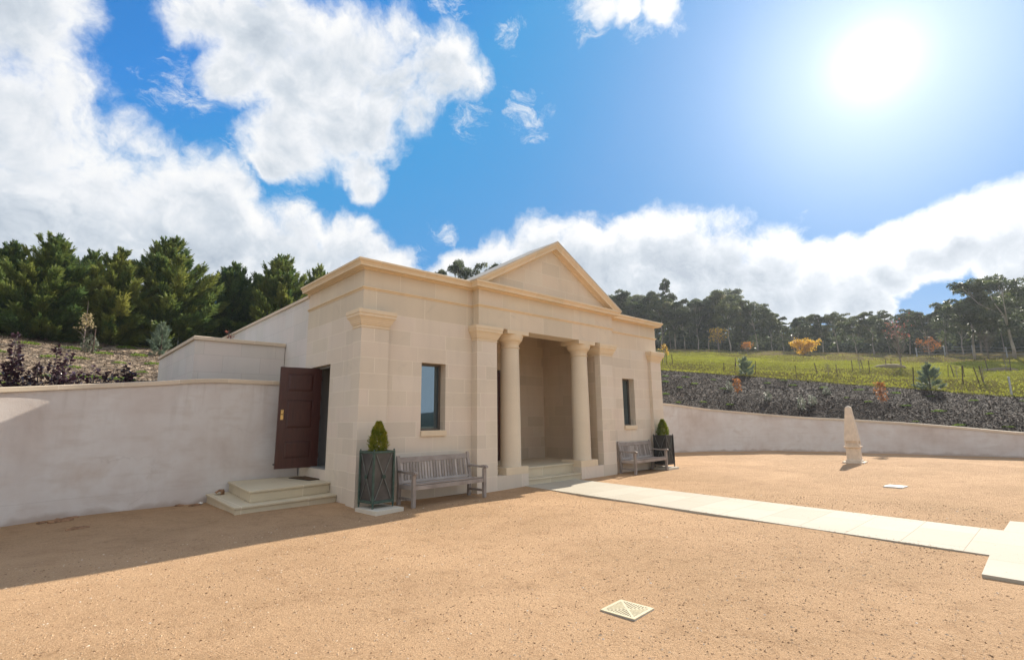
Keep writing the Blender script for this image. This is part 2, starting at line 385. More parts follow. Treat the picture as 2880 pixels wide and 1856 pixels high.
def render_wall(name):
    m, t = new_mat(name); ob, uv = coords(t)
    a = t.noise(ob, 0.7, 5, 0.6, 0.3); b = t.noise(t.mapping(ob, scale=(1, 1, 3.5)), 1.6, 4, 0.6); g = t.noise(ob, 45, 4, 0.65)
    col = t.ramp(a, [(0.28, (0.53, 0.455, 0.405)), (0.42, (0.62, 0.56, 0.515)), (0.58, (0.68, 0.645, 0.61)), (0.72, (0.59, 0.515, 0.455))])
    col = t.mix(t.math('MULTIPLY', t.rng(b, 0.52, 0.74), 0.55), col, (0.54, 0.465, 0.41))
    sp = t.add('ShaderNodeSeparateXYZ'); t.l.new(ob, sp.inputs[0])
    # damp, splash-stained foot of the wall
    foot = t.rng(t.math('ADD', sp.outputs[2], t.math('MULTIPLY_ADD', t.noise(ob, 2.5, 4), -0.30, 0.13)), 0.0, 0.075, 1, 0)
    col = t.mix(t.math('MULTIPLY', foot, 0.55), col, (0.36, 0.28, 0.22))
    ds = t.noise(t.mapping(ob, scale=(2.2, 2.2, 0.22)), 3.0, 4, 0.6)
    hi = t.rng(sp.outputs[2], 1.2, 2.45)
    col = t.mix(t.math('MULTIPLY', t.rng(ds, 0.50, 0.70), t.math('MULTIPLY_ADD', hi, 0.22, 0.08)), col, (0.40, 0.335, 0.285))
    ck = t.add('ShaderNodeTexVoronoi', feature='DISTANCE_TO_EDGE'); t.l.new(t.vmath('ADD', ob, t.vmath('SCALE', t.noise(ob, 1.5, 5, 0.7, out=1), scale=0.9)), ck.inputs['Vector']); ck.inputs['Scale'].default_value = 0.42
    col = t.mix(t.math('MULTIPLY', t.math('MULTIPLY', t.rng(ck.outputs['Distance'], 0.0, 0.006, 1, 0), t.rng(t.noise(ob, 0.8, 2), 0.5, 0.6)), 0.30), col, (0.36, 0.30, 0.26))
    # faint horizontal day-joints
    l = t.math('PINGPONG', t.math('ADD', sp.outputs[2], t.math('MULTIPLY', t.noise(ob, 1.1, 2), 0.05)), 0.17)
    col = t.mix(t.math('MULTIPLY', t.rng(l, 0.0, 0.012, 1, 0), t.math('MULTIPLY', t.rng(sp.outputs[2], 0.2, 1.0, 1, 0), 0.22)), col, (0.38, 0.32, 0.28))
    finish(t, col, 0.9, 0.15, t.math('ADD', g, t.math('MULTIPLY', b, 0.6)), 0.25, 0.012); return m
M['render'] = render_wall('limewashed_render')

def gravel_mat(name):
    m, t = new_mat(name); ob, uv = coords(t)
    pat = t.noise(ob, 0.33, 5, 0.62, 0.5); mid = t.noise(ob, 2.6, 6, 0.68, 0.3); crumb = t.noise(ob, 13, 5, 0.72, 0.2); fine = t.noise(ob, 62, 4, 0.75); vf = t.noise(ob, 170, 3, 0.75)
    col = t.ramp(fine, [(0.20, (0.22, 0.128, 0.064)), (0.40, (0.415, 0.255, 0.136)), (0.56, (0.50, 0.32, 0.18)), (0.72, (0.63, 0.44, 0.275)), (0.85, (0.78, 0.61, 0.44))])
    col = t.mix(t.math('MULTIPLY', t.rng(vf, 0.55, 0.75), 0.45), col, (0.66, 0.50, 0.345))
    col = t.mix(t.math('MULTIPLY', t.rng(vf, 0.42, 0.28), 0.55), col, (0.25, 0.145, 0.075))
    # scuffed, darker broken-up drifts of crumbs
    drift = t.rng(t.math('ADD', t.math('MULTIPLY', mid, 0.7), t.math('MULTIPLY', pat, 0.5)), 0.56, 0.78)
    crm = t.math('MULTIPLY', t.rng(crumb, 0.50, 0.66), drift)
    col = t.mix(t.math('MULTIPLY', crm, 0.80), col, (0.20, 0.115, 0.058))
    col = t.mix(t.math('MULTIPLY', t.rng(mid, 0.50, 0.70), 0.34), col, (0.29, 0.165, 0.082))
    col = t.mix(t.math('MULTIPLY', t.rng(pat, 0.50, 0.66), 0.32), col, (0.34, 0.22, 0.115))
    col = t.mix(t.math('MULTIPLY', t.rng(pat, 0.50, 0.34), 0.30), col, (0.66, 0.43, 0.25))
    vo = t.add('ShaderNodeTexVoronoi'); t.l.new(t.vmath('ADD', ob, t.vmath('SCALE', t.noise(ob, 20, 2, out=1), scale=0.05)), vo.inputs['Vector']); vo.inputs['Scale'].default_value = 17.0
    sepc = t.add('ShaderNodeSeparateColor'); t.l.new(vo.outputs['Color'], sepc.inputs[0])
    spk = t.math('MULTIPLY', t.math('MULTIPLY', t.rng(vo.outputs['Distance'], 0.09, 0.26, 1, 0), t.rng(sepc.outputs[0], 0.62, 0.70)), t.rng(crumb, 0.42, 0.55))
    col = t.mix(t.math('MULTIPLY', spk, 0.8), col, (0.13, 0.075, 0.042))
    h = t.math('ADD', t.math('MULTIPLY', fine, 0.8), t.math('ADD', t.math('MULTIPLY', crumb, 1.3), t.math('MULTIPLY', vf, 0.35)))
    finish(t, col, 0.95, 0.1, h, 0.75, 0.03); return m
M['gravel'] = gravel_mat('decomposed_granite')

def paver_mat(name):
    m, t = new_mat(name); ob, uv = coords(t)
    a = t.noise(ob, 1.2, 5, 0.6, 0.5); g = t.noise(ob, 120, 3, 0.6)
    b = t.add('ShaderNodeTexBrick'); t.l.new(t.mapping(uv, (0.13, 0.31, 0)), b.inputs['Vector'])
    b.inputs['Scale'].default_value = 1.0; b.inputs['Brick Width'].default_value = 1.0; b.inputs['Row Height'].default_value = 0.62
    b.inputs['Mortar Size'].default_value = 0.0045; b.inputs['Color1'].default_value = (0.44, 0.395, 0.31, 1); b.inputs['Color2'].default_value = (0.50, 0.455, 0.365, 1)
    b.inputs['Mortar'].default_value = (0.30, 0.25, 0.18, 1)
    col = t.mix(t.math('MULTIPLY', t.rng(a, 0.45, 0.7), 0.22), b.outputs[0], (0.43, 0.35, 0.24))
    col = t.mix(t.math('MULTIPLY', t.rng(t.noise(ob, 26, 3), 0.66, 0.72), 0.5), col, (0.30, 0.22, 0.14))
    finish(t, col, 0.85, 0.2, g, 0.1, 0.004); return m
M['path'] = paver_mat('sawn_sandstone_paving')

def plain(name, base, rough=0.6, spec=0.4, metal=0.0, nscale=6.0, amp=0.25, bump=0.1, stretch=(1, 1, 1)):
    m, t = new_mat(name); ob, uv = coords(t)
    v = t.mapping(ob, scale=stretch)
    a = t.noise(v, nscale, 5, 0.6)
    col = t.mix(t.rng(a, 0.3, 0.7), [c*(1-amp) for c in base], [min(1, c*(1+amp)) for c in base])
    finish(t, col, rough, spec, t.noise(v, nscale*8, 3), bump, 0.004, metal); return m
def wood_mat(name, dark, light):
    m, t = new_mat(name); ob, uv = coords(t)
    inf = t.add('ShaderNodeObjectInfo')
    geo = t.add('ShaderNodeNewGeometry')
    isl = geo.outputs['Random Per Island']
    v = t.vmath('ADD', ob, t.vmath('SCALE', (7.0, 3.0, 5.0), scale=isl))
    a = t.noise(t.mapping(v, scale=(1.0, 6.0, 1.0)), 5.0, 5, 0.65, 0.2)
    b = t.noise(v, 4.0, 4, 0.6)
    f = t.math('ADD', t.math('MULTIPLY', a, 0.5), t.math('MULTIPLY_ADD', isl, 0.45, t.math('MULTIPLY', b, 0.35)))
    col = t.mix(t.rng(f, 0.35, 0.95), dark, light)
    finish(t, col, 0.75, 0.3, a, 0.25, 0.004); return m
M['teak'] = wood_mat('weathered_teak', (0.20, 0.168, 0.145), (0.50, 0.44, 0.395))
M['mahog'] = plain('dark_red_door_timber', (0.062, 0.0185, 0.0125), 0.33, 0.5, 0, 4.0, 0.30, 0.08, (9, 9, 0.8))
M['brass'] = plain('brass', (0.62, 0.42, 0.16), 0.3, 0.5, 1.0, 20, 0.2, 0.05)
M['black'] = plain('black_rubber', (0.02, 0.018, 0.016), 0.5, 0.4)
M['zinc'] = plain('zinc_grey_metal', (0.085, 0.080, 0.074), 0.45, 0.5, 0.35, 3.0, 0.35, 0.08)
M['zincdark'] = plain('dark_zinc_metal', (0.035, 0.033, 0.031), 0.5, 0.5, 0.2, 3.0, 0.30, 0.08)
M['verdigris'] = plain('verdigris_copper', (0.055, 0.092, 0.072), 0.6, 0.4, 0.2, 9.0, 0.40, 0.1)
M['strapgrey'] = plain('grey_metal_strap', (0.17, 0.185, 0.17), 0.5, 0.5, 0.3, 9.0, 0.30, 0.1)
M['soil'] = plain('potting_soil', (0.04, 0.028, 0.02), 0.95, 0.1, 0, 40, 0.5, 0.4)
M['alu'] = plain('bronze_window_frame', (0.125, 0.105, 0.085), 0.45, 0.5, 0.3, 8, 0.15, 0.03)
M['greypaint'] = plain('grey_painted_timber', (0.23, 0.235, 0.225), 0.6, 0.4, 0, 6, 0.08, 0.03)
M['plaster'] = plain('interior_plaster', (0.45, 0.43, 0.40), 0.8, 0.2, 0, 2, 0.06, 0.03)
M['mat'] = plain('coir_doormat', (0.115, 0.072, 0.042), 0.95, 0.1, 0, 60, 0.5, 0.6)
M['matedge'] = plain('doormat_edge', (0.03, 0.022, 0.016), 0.8, 0.2)
M['roof'] = plain('pale_roof_edging', (0.60, 0.54, 0.45), 0.8, 0.2, 0.0, 3, 0.1, 0.03)
M['roofflat'] = plain('flat_roof_membrane', (0.30, 0.29, 0.27), 0.8, 0.2)
M['marble'] = plain('lichened_cream_stone', (0.64, 0.545, 0.43), 0.8, 0.25, 0, 7.0, 0.12, 0.12)
M['grate'] = plain('cream_cast_metal', (0.56, 0.49, 0.32), 0.6, 0.4, 0, 12, 0.12, 0.08)
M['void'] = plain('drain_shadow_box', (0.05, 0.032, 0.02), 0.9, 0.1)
M['plate'] = plain('white_stone_plate', (0.66, 0.64, 0.58), 0.7, 0.3)
M['rust'] = plain('rusty_steel_stake', (0.075, 0.045, 0.032), 0.8, 0.3)
M['galv'] = plain('galvanised_post', (0.40, 0.41, 0.41), 0.5, 0.5, 0.5)
M['bark'] = plain('brown_bark', (0.10, 0.072, 0.052), 0.95, 0.1, 0, 9, 0.4, 0.5, (1, 1, 0.3))
M['gumbark'] = plain('pale_gum_bark', (0.36, 0.315, 0.265), 0.85, 0.2, 0, 1.6, 0.50, 0.3, (1, 1, 0.35))
M['twig'] = plain('grey_twig', (0.20, 0.165, 0.145), 0.9, 0.2, 0, 9, 0.3, 0.3)
M['barkbit'] = plain('dry_bark_piece', (0.26, 0.15, 0.085), 0.9, 0.15, 0, 18, 0.5, 0.5)

def glass_mat():
    m, t = new_mat('reflective_grey_glass')
    g = t.add('ShaderNodeBsdfGlossy'); g.inputs['Roughness'].default_value = 0.015; g.inputs['Color'].default_value = (0.40, 0.56, 0.70, 1)
    d = t.add('ShaderNodeBsdfDiffuse'); d.inputs['Color'].default_value = (0.012, 0.014, 0.015, 1)
    f = t.add('ShaderNodeFresnel'); f.inputs['IOR'].default_value = 1.9
    mx = t.add('ShaderNodeMixShader'); t.l.new(t.math('MULTIPLY_ADD', f.outputs[0], 0.75, 0.32, clamp=True), mx.inputs[0])
    t.l.new(d.outputs[0], mx.inputs[1]); t.l.new(g.outputs[0], mx.inputs[2])
    o = t.add('ShaderNodeOutputMaterial'); t.l.new(mx.outputs[0], o.inputs[0]); return m
M['glass'] = glass_mat()

def leaf_mat(name, stops, trans=0.35, nscale=0.6, rough=0.5, spec=0.25, tcol=1.5, amp=1.1):
    m, t = new_mat(name); ob, uv = coords(t)
    at = t.add('ShaderNodeAttribute'); at.attribute_name = 'rnd'
    inf = t.add('ShaderNodeObjectInfo')
    nz = t.noise(t.vmath('ADD', ob, t.vmath('SCALE', (31.0, 17.0, 9.0), scale=inf.outputs['Random'])), nscale, 2, 0.5)
    f = t.math('ADD', t.math('MULTIPLY', at.outputs['Fac'], 0.45), t.math('ADD', t.math('MULTIPLY_ADD', nz, amp, 0.23-0.5*amp), t.math('MULTIPLY_ADD', inf.outputs['Random'], 0.3, -0.15)))
    col = t.ramp(f, stops)
    p = t.add('ShaderNodeBsdfPrincipled'); t.l.new(col, p.inputs['Base Color'])
    p.inputs['Roughness'].default_value = rough; p.inputs['Specular IOR Level'].default_value = spec
    tr = t.add('ShaderNodeBsdfTranslucent'); t.l.new(t.vmath('SCALE', col, scale=tcol), tr.inputs['Color'])
    mx = t.add('ShaderNodeMixShader'); mx.inputs[0].default_value = trans
    t.l.new(p.outputs[0], mx.inputs[1]); t.l.new(tr.outputs[0], mx.inputs[2])
    o = t.add('ShaderNodeOutputMaterial'); t.l.new(mx.outputs[0], o.inputs[0]); return m
M['cyp'] = leaf_mat('cypress_foliage', [(0.08, (0.032, 0.066, 0.027)), (0.35, (0.085, 0.140, 0.042)), (0.62, (0.185, 0.215, 0.050)), (1.0, (0.36, 0.34, 0.08))], 0.32, 0.9, amp=0.55)
M['gum'] = leaf_mat('gum_leaves', [(0.08, (0.032, 0.050, 0.024)), (0.5, (0.078, 0.098, 0.036)), (0.85, (0.14, 0.145, 0.052)), (1.0, (0.19, 0.14, 0.055))], 0.45, 0.30, 0.45, 0.35)
M['golden'] = leaf_mat('golden_conifer_foliage', [(0.05, (0.07, 0.11, 0.008)), (0.42, (0.165, 0.20, 0.014)), (0.9, (0.38, 0.32, 0.03))], 0.35, 6.0)
M['bluecon'] = leaf_mat('blue_green_conifer_foliage', [(0.05, (0.06, 0.10, 0.075)), (0.5, (0.12, 0.17, 0.12)), (1.0, (0.22, 0.26, 0.18))], 0.30, 1.2)
M['purple'] = leaf_mat('dark_purple_leaves', [(0.05, (0.032, 0.014, 0.022)), (0.5, (0.075, 0.034, 0.050)), (1.0, (0.16, 0.09, 0.115))], 0.15, 1.5, 0.28, 0.6, 1.2)
M['yellow'] = leaf_mat('yellow_autumn_leaves', [(0.05, (0.34, 0.17, 0.02)), (0.5, (0.50, 0.30, 0.03)), (1.0, (0.62, 0.42, 0.06))], 0.5, 1.0)
M['orange'] = leaf_mat('orange_autumn_leaves', [(0.05, (0.20, 0.07, 0.022)), (0.5, (0.34, 0.135, 0.035)), (1.0, (0.44, 0.23, 0.06))], 0.4, 1.0)
M['pinkleaf'] = leaf_mat('rusty_pink_leaves', [(0.05, (0.20, 0.06, 0.045)), (0.5, (0.32, 0.11, 0.08)), (1.0, (0.42, 0.18, 0.10))], 0.45, 1.0)
M['pale'] = leaf_mat('pale_flower_clusters', [(0.05, (0.30, 0.24, 0.13)), (0.5, (0.46, 0.38, 0.20)), (1.0, (0.60, 0.50, 0.30))], 0.4, 3.0)
M['silver'] = leaf_mat('grey_green_shrub_leaves', [(0.05, (0.09, 0.11, 0.07)), (0.5, (0.20, 0.22, 0.16)), (1.0, (0.42, 0.43, 0.36))], 0.3, 3.0)
M['cover'] = leaf_mat('bright_green_ground_cover', [(0.05, (0.07, 0.13, 0.015)), (0.5, (0.13, 0.21, 0.025)), (1.0, (0.24, 0.30, 0.05))], 0.4, 2.0)

def mulch_mat(name, dark):
    m, t = new_mat(name); ob, uv = coords(t)
    v = t.add('ShaderNodeTexVoronoi'); t.l.new(t.vmath('MULTIPLY', ob, (1.0, 1.0, 1.6)), v.inputs['Vector']); v.inputs['Scale'].default_value = 7.0
    sepc = t.add('ShaderNodeSeparateColor'); t.l.new(v.outputs['Color'], sepc.inputs[0])
    n = t.noise(ob, 14, 5, 0.7); big = t.noise(ob, 0.5, 3)
    col = t.ramp(sepc.outputs[0], [(0.0, [c*0.35 for c in dark]), (0.5, dark), (0.85, [c*1.7 for c in dark]), (1.0, [min(1, c*2.8) for c in dark])])
    col = t.mix(t.math('MULTIPLY', t.rng(n, 0.45, 0.7), 0.5), col, [c*0.4 for c in dark])
    col = t.mix(t.math('MULTIPLY', t.rng(big, 0.4, 0.65), 0.25), col, [c*0.6 for c in dark])
    finish(t, col, 0.85, 0.2, t.math('ADD', n, v.outputs['Distance']), 0.8, 0.06); return m
M['mulch'] = mulch_mat('dark_woodchip_mulch', (0.070, 0.049, 0.036))
M['mulchtan'] = mulch_mat('tan_woodchip_mulch', (0.24, 0.18, 0.125))
def chip_mat(name, stops, rough, spec):
    m, t = new_mat(name)
    at = t.add('ShaderNodeAttribute'); at.attribute_name = 'rnd'
    finish(t, t.ramp(at.outputs['Fac'], stops), rough, spec); return m
M['chip'] = chip_mat('loose_dark_wood_chips', [(0.0, (0.022, 0.015, 0.011)), (0.5, (0.055, 0.039, 0.029)), (0.76, (0.080, 0.058, 0.042)), (0.92, (0.135, 0.10, 0.074)), (1.0, (0.32, 0.26, 0.20))], 0.75, 0.15)  # palest stops paint the sparkle of backlit chips into their colour
M['chiptan'] = chip_mat('loose_tan_wood_chips', [(0.0, (0.07, 0.05, 0.033)), (0.4, (0.19, 0.14, 0.095)), (0.8, (0.32, 0.25, 0.175)), (1.0, (0.52, 0.44, 0.34))], 0.75, 0.2)
M['pebble'] = chip_mat('loose_granite_grit', [(0.0, (0.10, 0.055, 0.03)), (0.15, (0.24, 0.14, 0.072)), (0.4, (0.42, 0.265, 0.145)), (0.8, (0.56, 0.39, 0.24)), (0.97, (0.66, 0.52, 0.37)), (1.0, (0.78, 0.72, 0.62))], 0.85, 0.2)

def grass_mat(name):
    m, t = new_mat(name); ob, uv = coords(t)
    a = t.noise(t.mapping(ob, rot=(0, 0, 0.55), scale=(0.6, 1.5, 1)), 0.13, 6, 0.65, 0.7); b = t.noise(ob, 0.55, 5, 0.65, 0.3); c = t.noise(ob, 5, 6, 0.75)
    # worn dry crest, lush middle of the paddock, duller strip above the mulch
    dist = t.vmath('LENGTH', t.vmath('MULTIPLY', t.vmath('SUBTRACT', ob, (CX, CY, 0)), (1, 1, 0)), out=1)
    q = t.math('ADD', dist, t.math('MULTIPLY_ADD', a, 34.0, -17.0))
    col = t.ramp(t.rng(q, 30, 82), [(0.0, (0.125, 0.105, 0.030)), (0.22, (0.115, 0.10, 0.030)), (0.36, (0.22, 0.225, 0.030)), (0.52, (0.26, 0.275, 0.032)), (0.66, (0.16, 0.14, 0.036)), (0.80, (0.21, 0.165, 0.085)), (1.0, (0.19, 0.15, 0.07))])
    col = t.mix(t.math('MULTIPLY', t.rng(b, 0.46, 0.66), 0.55), col, (0.12, 0.098, 0.036))
    col = t.mix(t.math('MULTIPLY', t.rng(c, 0.48, 0.70), 0.55), col, (0.065, 0.060, 0.020))
    col = t.mix(t.math('MULTIPLY', t.rng(c, 0.45, 0.30), 0.35), col, (0.29, 0.24, 0.07))
    finish(t, col, 1.0, 0.0, t.math('ADD', c, b), 1.0, 0.16); return m
M['grass'] = grass_mat('rough_paddock_grass')
M['blade'] = leaf_mat('paddock_grass_blades', [(0.05, (0.15, 0.15, 0.03)), (0.45, (0.24, 0.245, 0.036)), (0.75, (0.31, 0.28, 0.06)), (1.0, (0.38, 0.29, 0.12))], 0.40, 0.12, 0.9, 0.05)
M['far'] = plain('far_wooded_hill', (0.030, 0.042, 0.024), 0.95, 0.05, 0, 0.05, 0.6, 0.2)
M['earth'] = plain('dry_earth', (0.20, 0.16, 0.09), 0.95, 0.1, 0, 0.1, 0.3, 0.2)
# ------------------------------------------------------------------ court walls in plan (used by terrain and walls)
def catmull(P, n=6):
    P = [Vector(p) for p in P]; out = []
    for i in range(len(P)-1):
        p0, p1, p2, p3 = P[max(i-1,0)], P[i], P[i+1], P[min(i+2,len(P)-1)]
        for k in range(n):
            t = k/n
            out.append(0.5*((2*p1)+(p2-p0)*t+(2*p0-5*p1+4*p2-p3)*t*t+(3*p1-p0-3*p2+p3)*t**3))
    out.append(P[-1]); return out
# (x, y, top of coping)
WL = [(-0.02,3.02,2.57),(-1.0,3.015,2.57),(-1.99,2.99,2.565),(-2.95,2.93,2.465),(-3.6,2.86,2.40),(-4.3,2.735,2.33),(-5.0,2.53,2.255),(-5.8,2.20,2.175),(-6.8,1.70,2.07),(-8.2,1.05,1.93),(-9.8,-0.2,1.75),(-11.0,-1.9,1.55),(-11.8,-4.0,1.35),(-12.1,-6.5,1.1),(-12.1,-9.5,0.85)]
WR = [(10.93,3.3,2.50),(13.0,4.0,2.50),(15.6,4.05,2.42),(17.84,3.5,2.285),(19.3,2.62,2.07),(20.6,1.70,1.92),(21.6,0.55,1.76),(22.25,-0.9,1.60),(22.5,-2.4,1.49),(22.62,-4.4,1.335),(22.58,-6.5,1.125),(22.4,-8.07,0.948),(21.9,-11.0,0.70),(20.6,-14.5,0.5),(18.2,-18.0,0.4)]
WLc, WRc = catmull(WL, 5), catmull(WR, 5)

# ------------------------------------------------------------------ terrain
def azd(x, y): return math.degrees(math.atan2(x-CX, y-CY)), math.hypot(x-CX, y-CY)
inner = sorted([(*azd(p.x, p.y), p.z) for p in WLc if azd(p.x, p.y)[0] > -62] + [(*azd(x, 3.25), 2.5) for x in (2.5, 5.0, 8.0)] +
               [(*azd(p.x, p.y), p.z) for p in WRc if azd(p.x, p.y)[0] < 118])
IA = np.array(inner)
# azimuth, edge distance, edge tan, mid fraction of height, crest distance, crest tan
TT = np.array([(-62,30,0.105,.16,60,.105),(-8,29,.1312,.16,60,.131),(-3.4,29,.1312,.16,60,.131),(4.4,29,.1278,.16,60,.131),(8.1,29,.125,.16,60,.131),(20,29,.125,.2,62,.13),
               (45,31,.105,.35,70,.133),(59,33.5,.0896,.46,76,.1306),(63.8,34,.081,.46,76,.1227),(69,35.3,.0693,.46,77,.1143),(73.7,35.3,.0593,.46,77,.1062),(75.4,34.8,.054,.46,76,.1014),
               (80.1,34.4,.042,.46,76,.0929),(84.5,34,.0314,.46,76,.0848),(87.7,33.6,.0245,.46,75,.0794),(100,33,.0,.46,75,.062),(118,33,-.01,.5,75,.03)])
def tt(a):
    return [np.interp(a, TT[:,0], TT[:,i]) for i in range(1, 6)]
def hterr(a, d):
    di, zi = np.interp(a, IA[:,0], IA[:,1]), np.interp(a, IA[:,0], IA[:,2])-0.10
    de, te, fm, dc, tc = tt(a)
    ze, zc = CZ+de*te, CZ+dc*tc
    dm = di+0.42*(de-di)
    pts = [(di+0.2, zi), (dm, zi+fm*(ze-zi)), (de, ze), (dc, zc), (dc+60, zc+7.5), (dc+300, zc+16.0)]
    return float(np.interp(d, [p[0] for p in pts], [p[1] for p in pts]))
def wob(x, y):
    return 0.10*math.sin(x*0.61+1.3*math.sin(y*0.37))+0.08*math.sin(y*0.83+x*0.29+2.0)
def ground_at(a, d):
    x, y = CX+d*math.sin(R(a)), CY+d*math.cos(R(a))
    de = tt(a)[0]; di = np.interp(a, IA[:,0], IA[:,1])
    k = min(1.0, max(0.0, (d-di-0.5)/2.5))
    k *= 0.35 if abs(d-de) < 1.5 else 1.0
    return Vector((x, y, hterr(a, d)+wob(x, y)*k*(1 if d < 60 else 1.6)))
def sheet(name, az, drows, m):
    V = []; F = []
    for a in az:
        for d in drows(a): p = ground_at(a, d); V.append((p.x, p.y, p.z))
    n = len(drows(az[0]))
    for i in range(len(az)-1):
        for j in range(n-1): F.append((i*n+j, (i+1)*n+j, (i+1)*n+j+1, i*n+j+1))
    o = link(name, npmesh(name, V, F, smooth=True), m); o['kind'] = 'structure'; return o
AZ = np.arange(-62, 118.01, 0.75)
def rows_mulch(a):
    di = float(np.interp(a, IA[:,0], IA[:,1])); de = float(tt(a)[0])+0.15*math.sin(a*2.3)
    return [di+0.2]+list(np.linspace(di+0.5, de, 14))
def rows_grass(a):
    de = float(tt(a)[0])+0.15*math.sin(a*2.3)-0.02; dc = float(tt(a)[3])
    return list(np.linspace(de, dc, 26))+[dc+6, dc+15, dc+30, dc+60, dc+120, dc+300]
sheet('mulch_bank', AZ[AZ <= 25.1], rows_mulch, M['mulchtan'])
sheet('mulch_bank', AZ[AZ >= 24.9], rows_mulch, M['mulch'])
sheet('grass_slope', AZ, rows_grass, M['grass'])
def flat(name, pts, z, m):
    me = MB().add([(x, y, z) for x, y in pts], [tuple(range(len(pts)))]).mesh(name)
    o = link(name, me, m); o['kind'] = 'structure'; return o
flat('ground', [(-940,-940),(940,-940),(940,940),(-940,940)], -0.35, M['earth'])
# gravel court: a gently uneven sheet
def gz(x, y):
    z = 0.010*math.sin(x*1.7+y*0.6)+0.008*math.sin(y*2.3-x*0.9+1)
    z += 0.055*math.exp(-((x+1.6)**2/1.6+(y-0.9)**2/0.8))        # banked up a little against the side steps
    if y < -9 or x < -10 or x > 20: pass
    return z
gx = np.concatenate([np.linspace(-14, -6, 14), np.linspace(-5.8, 13, 150), np.linspace(13.3, 24, 26)])
gy = np.concatenate([np.linspace(-44, -12, 14), np.linspace(-11.8, 4.4, 125)])
V = [(x, y, gz(x, y)) for x in gx for y in gy]; n = len(gy)
F = [(i*n+j, (i+1)*n+j, (i+1)*n+j+1, i*n+j+1) for i in range(len(gx)-1) for j in range(n-1)]
o = link('gravel_court', npmesh('gravel_court', V, F, smooth=True), M['gravel']); o['kind'] = 'structure'
# paved path: a strip to the steps and the cross arms
pm = MB()
pa = [(4.30,-0.165),(3.60,-8.60),(2.59,-8.62),(2.45,-11.5),(7.0,-11.5),(6.36,-8.61),(5.43,-8.60),(6.22,-0.165)]
pm.add([(x,y,0.022) for x,y in pa]+[(x,y,-0.03) for x,y in pa], [tuple(range(8))]+[(i,(i+1)%8,(i+1)%8+8,i+8) for i in range(8)])
o = link('path', pm.mesh('path', bevel=0.004), M['path']); o['kind'] = 'structure'
# wooded hills far off behind the court (seen in the window glass)
V = []; F = []
hz = np.arange(100, 345, 2.5)
for i, a in enumerate(hz):
    for j, (d, h) in enumerate(((180, -0.3), (260, 7), (330, 14), (420, 19), (600, 10))):
        hh = h*(0.75+0.35*math.sin(a*0.11)+0.2*math.sin(a*0.37+1)) if h > 0 else h
        V.append((CX+d*math.sin(R(a)), CY+d*math.cos(R(a)), hh))
F = [(i*5+j, (i+1)*5+j, (i+1)*5+j+1, i*5+j+1) for i in range(len(hz)-1) for j in range(4)]
o = link('hills', npmesh('hills', V, F, smooth=True), M['far']); o['kind'] = 'structure'

# ------------------------------------------------------------------ pavilion
W = 10.905; XE = 2.819; PE = 0.25; CC = 0.224; H = 4.89; HA = 6.468; D0 = 2.96; YB = 11.6
XA = -0.07; Q = 0.11; PW = 0.612; YS = 0.27; XL = 2.811; RR = 0.201; PW2 = 0.616
XP = 4.44; PX0, PX1 = XL+PW2, W-XL-PW2
pav = thing('pavilion', 'sandstone garden pavilion with two columns under a triangular pediment and an open side doorway', 'building', (0, 0, 0))
win_holes = [(1.42, 2.06, 1.40, 2.875), (W-2.06, W-1.42, 1.40, 2.875)]
DOOR = (1.48, 2.52, 0.60, 2.88)
part('wall', MB().panel('y', 0.0, 0.0, PX0, 0.0, 3.84, [win_holes[0]], 0.27).panel('x', 0.0, 0.0, D0, 0.0, 3.84, [DOOR], 0.24), M['ashlar'], pav)
part('wall', MB().panel('y', 0.0, PX1, W, 0.0, 3.84, [win_holes[1]], 0.27).panel('x', W, 0.0, D0, 0.0, 3.84, [], 0.0), M['ashlar'], pav)
part('frieze', MB().panel('y', 0.0, 0.0, XE, 3.84, 4.80, [], 0).panel('x', 0.0, 0.0, D0, 3.84, 4.80, [], 0), M['frieze'], pav)
part('frieze', MB().panel('y', 0.0, W-XE, W, 3.84, 4.80, [], 0).panel('x', W, 0.0, D0, 3.84, 4.80, [], 0), M['frieze'], pav)
en = MB().box(XE, W-XE, -PE, 0.28, 3.84, 4.80)
part('entablature', en, M['frieze'], pav)
bk = MB()
bk.panel('x', 0.012, D0, YB, 0.0, 4.655, [], 0); bk.panel('x', W-0.012, D0, YB, 0.0, 4.655, [], 0)
bk.panel('y', YB, 0.012, W-0.012, 0.0, 4.655, [], 0)
part('rear_wall', bk, M['block'], pav)
CPR = [(-0.30,4.655),(0.045,4.655),(0.045,4.725),(0.03,4.735),(-0.30,4.735)]
part('coping', MB().sweep(CPR, [(0.012,YB),(0.012,D0)]), M['coping'], pav)
part('coping', MB().sweep(CPR, [(W-0.012,D0),(W-0.012,YB)]), M['coping'], pav)
rf = MB().box(0.32, W-0.32, 0.05, YB-0.05, 4.50, 4.60)
part('flat_roof', rf, M['roofflat'], pav)
path = [(0,D0+0.03),(0,0),(XE,0),(XE,-PE),(W-XE,-PE),(W-XE,0),(W,0),(W,D0+0.03)]
CP = [(-0.25,4.715),(0.028,4.715),(0.034,4.742),(0.052,4.748),(0.055,4.752),(0.160,4.752),(0.163,4.746),(0.172,4.746),(0.172,4.786),(0.178,4.790),(0.184,4.806),(0.194,4.822),(0.208,4.834),(0.219,4.841),(0.224,4.846),(0.224,4.884),(0.214,4.890),(-0.25,4.897)]
part('cornice', MB().sweep(CP, path), M['cornice'], pav)
SP = [(-0.02,4.292),(0.010,4.295),(0.014,4.312),(0.024,4.324),(0.036,4.329),(0.041,4.333),(0.041,4.352),(0.030,4.357),(-0.02,4.362)]
path2 = [(0,D0+0.004),(0,0),(XE,0),(XE,-PE),(W-XE,-PE),(W-XE,0),(W,0),(W,D0+0.004)]
part('string_course', MB().sweep(SP, path2), M['cornice'], pav)
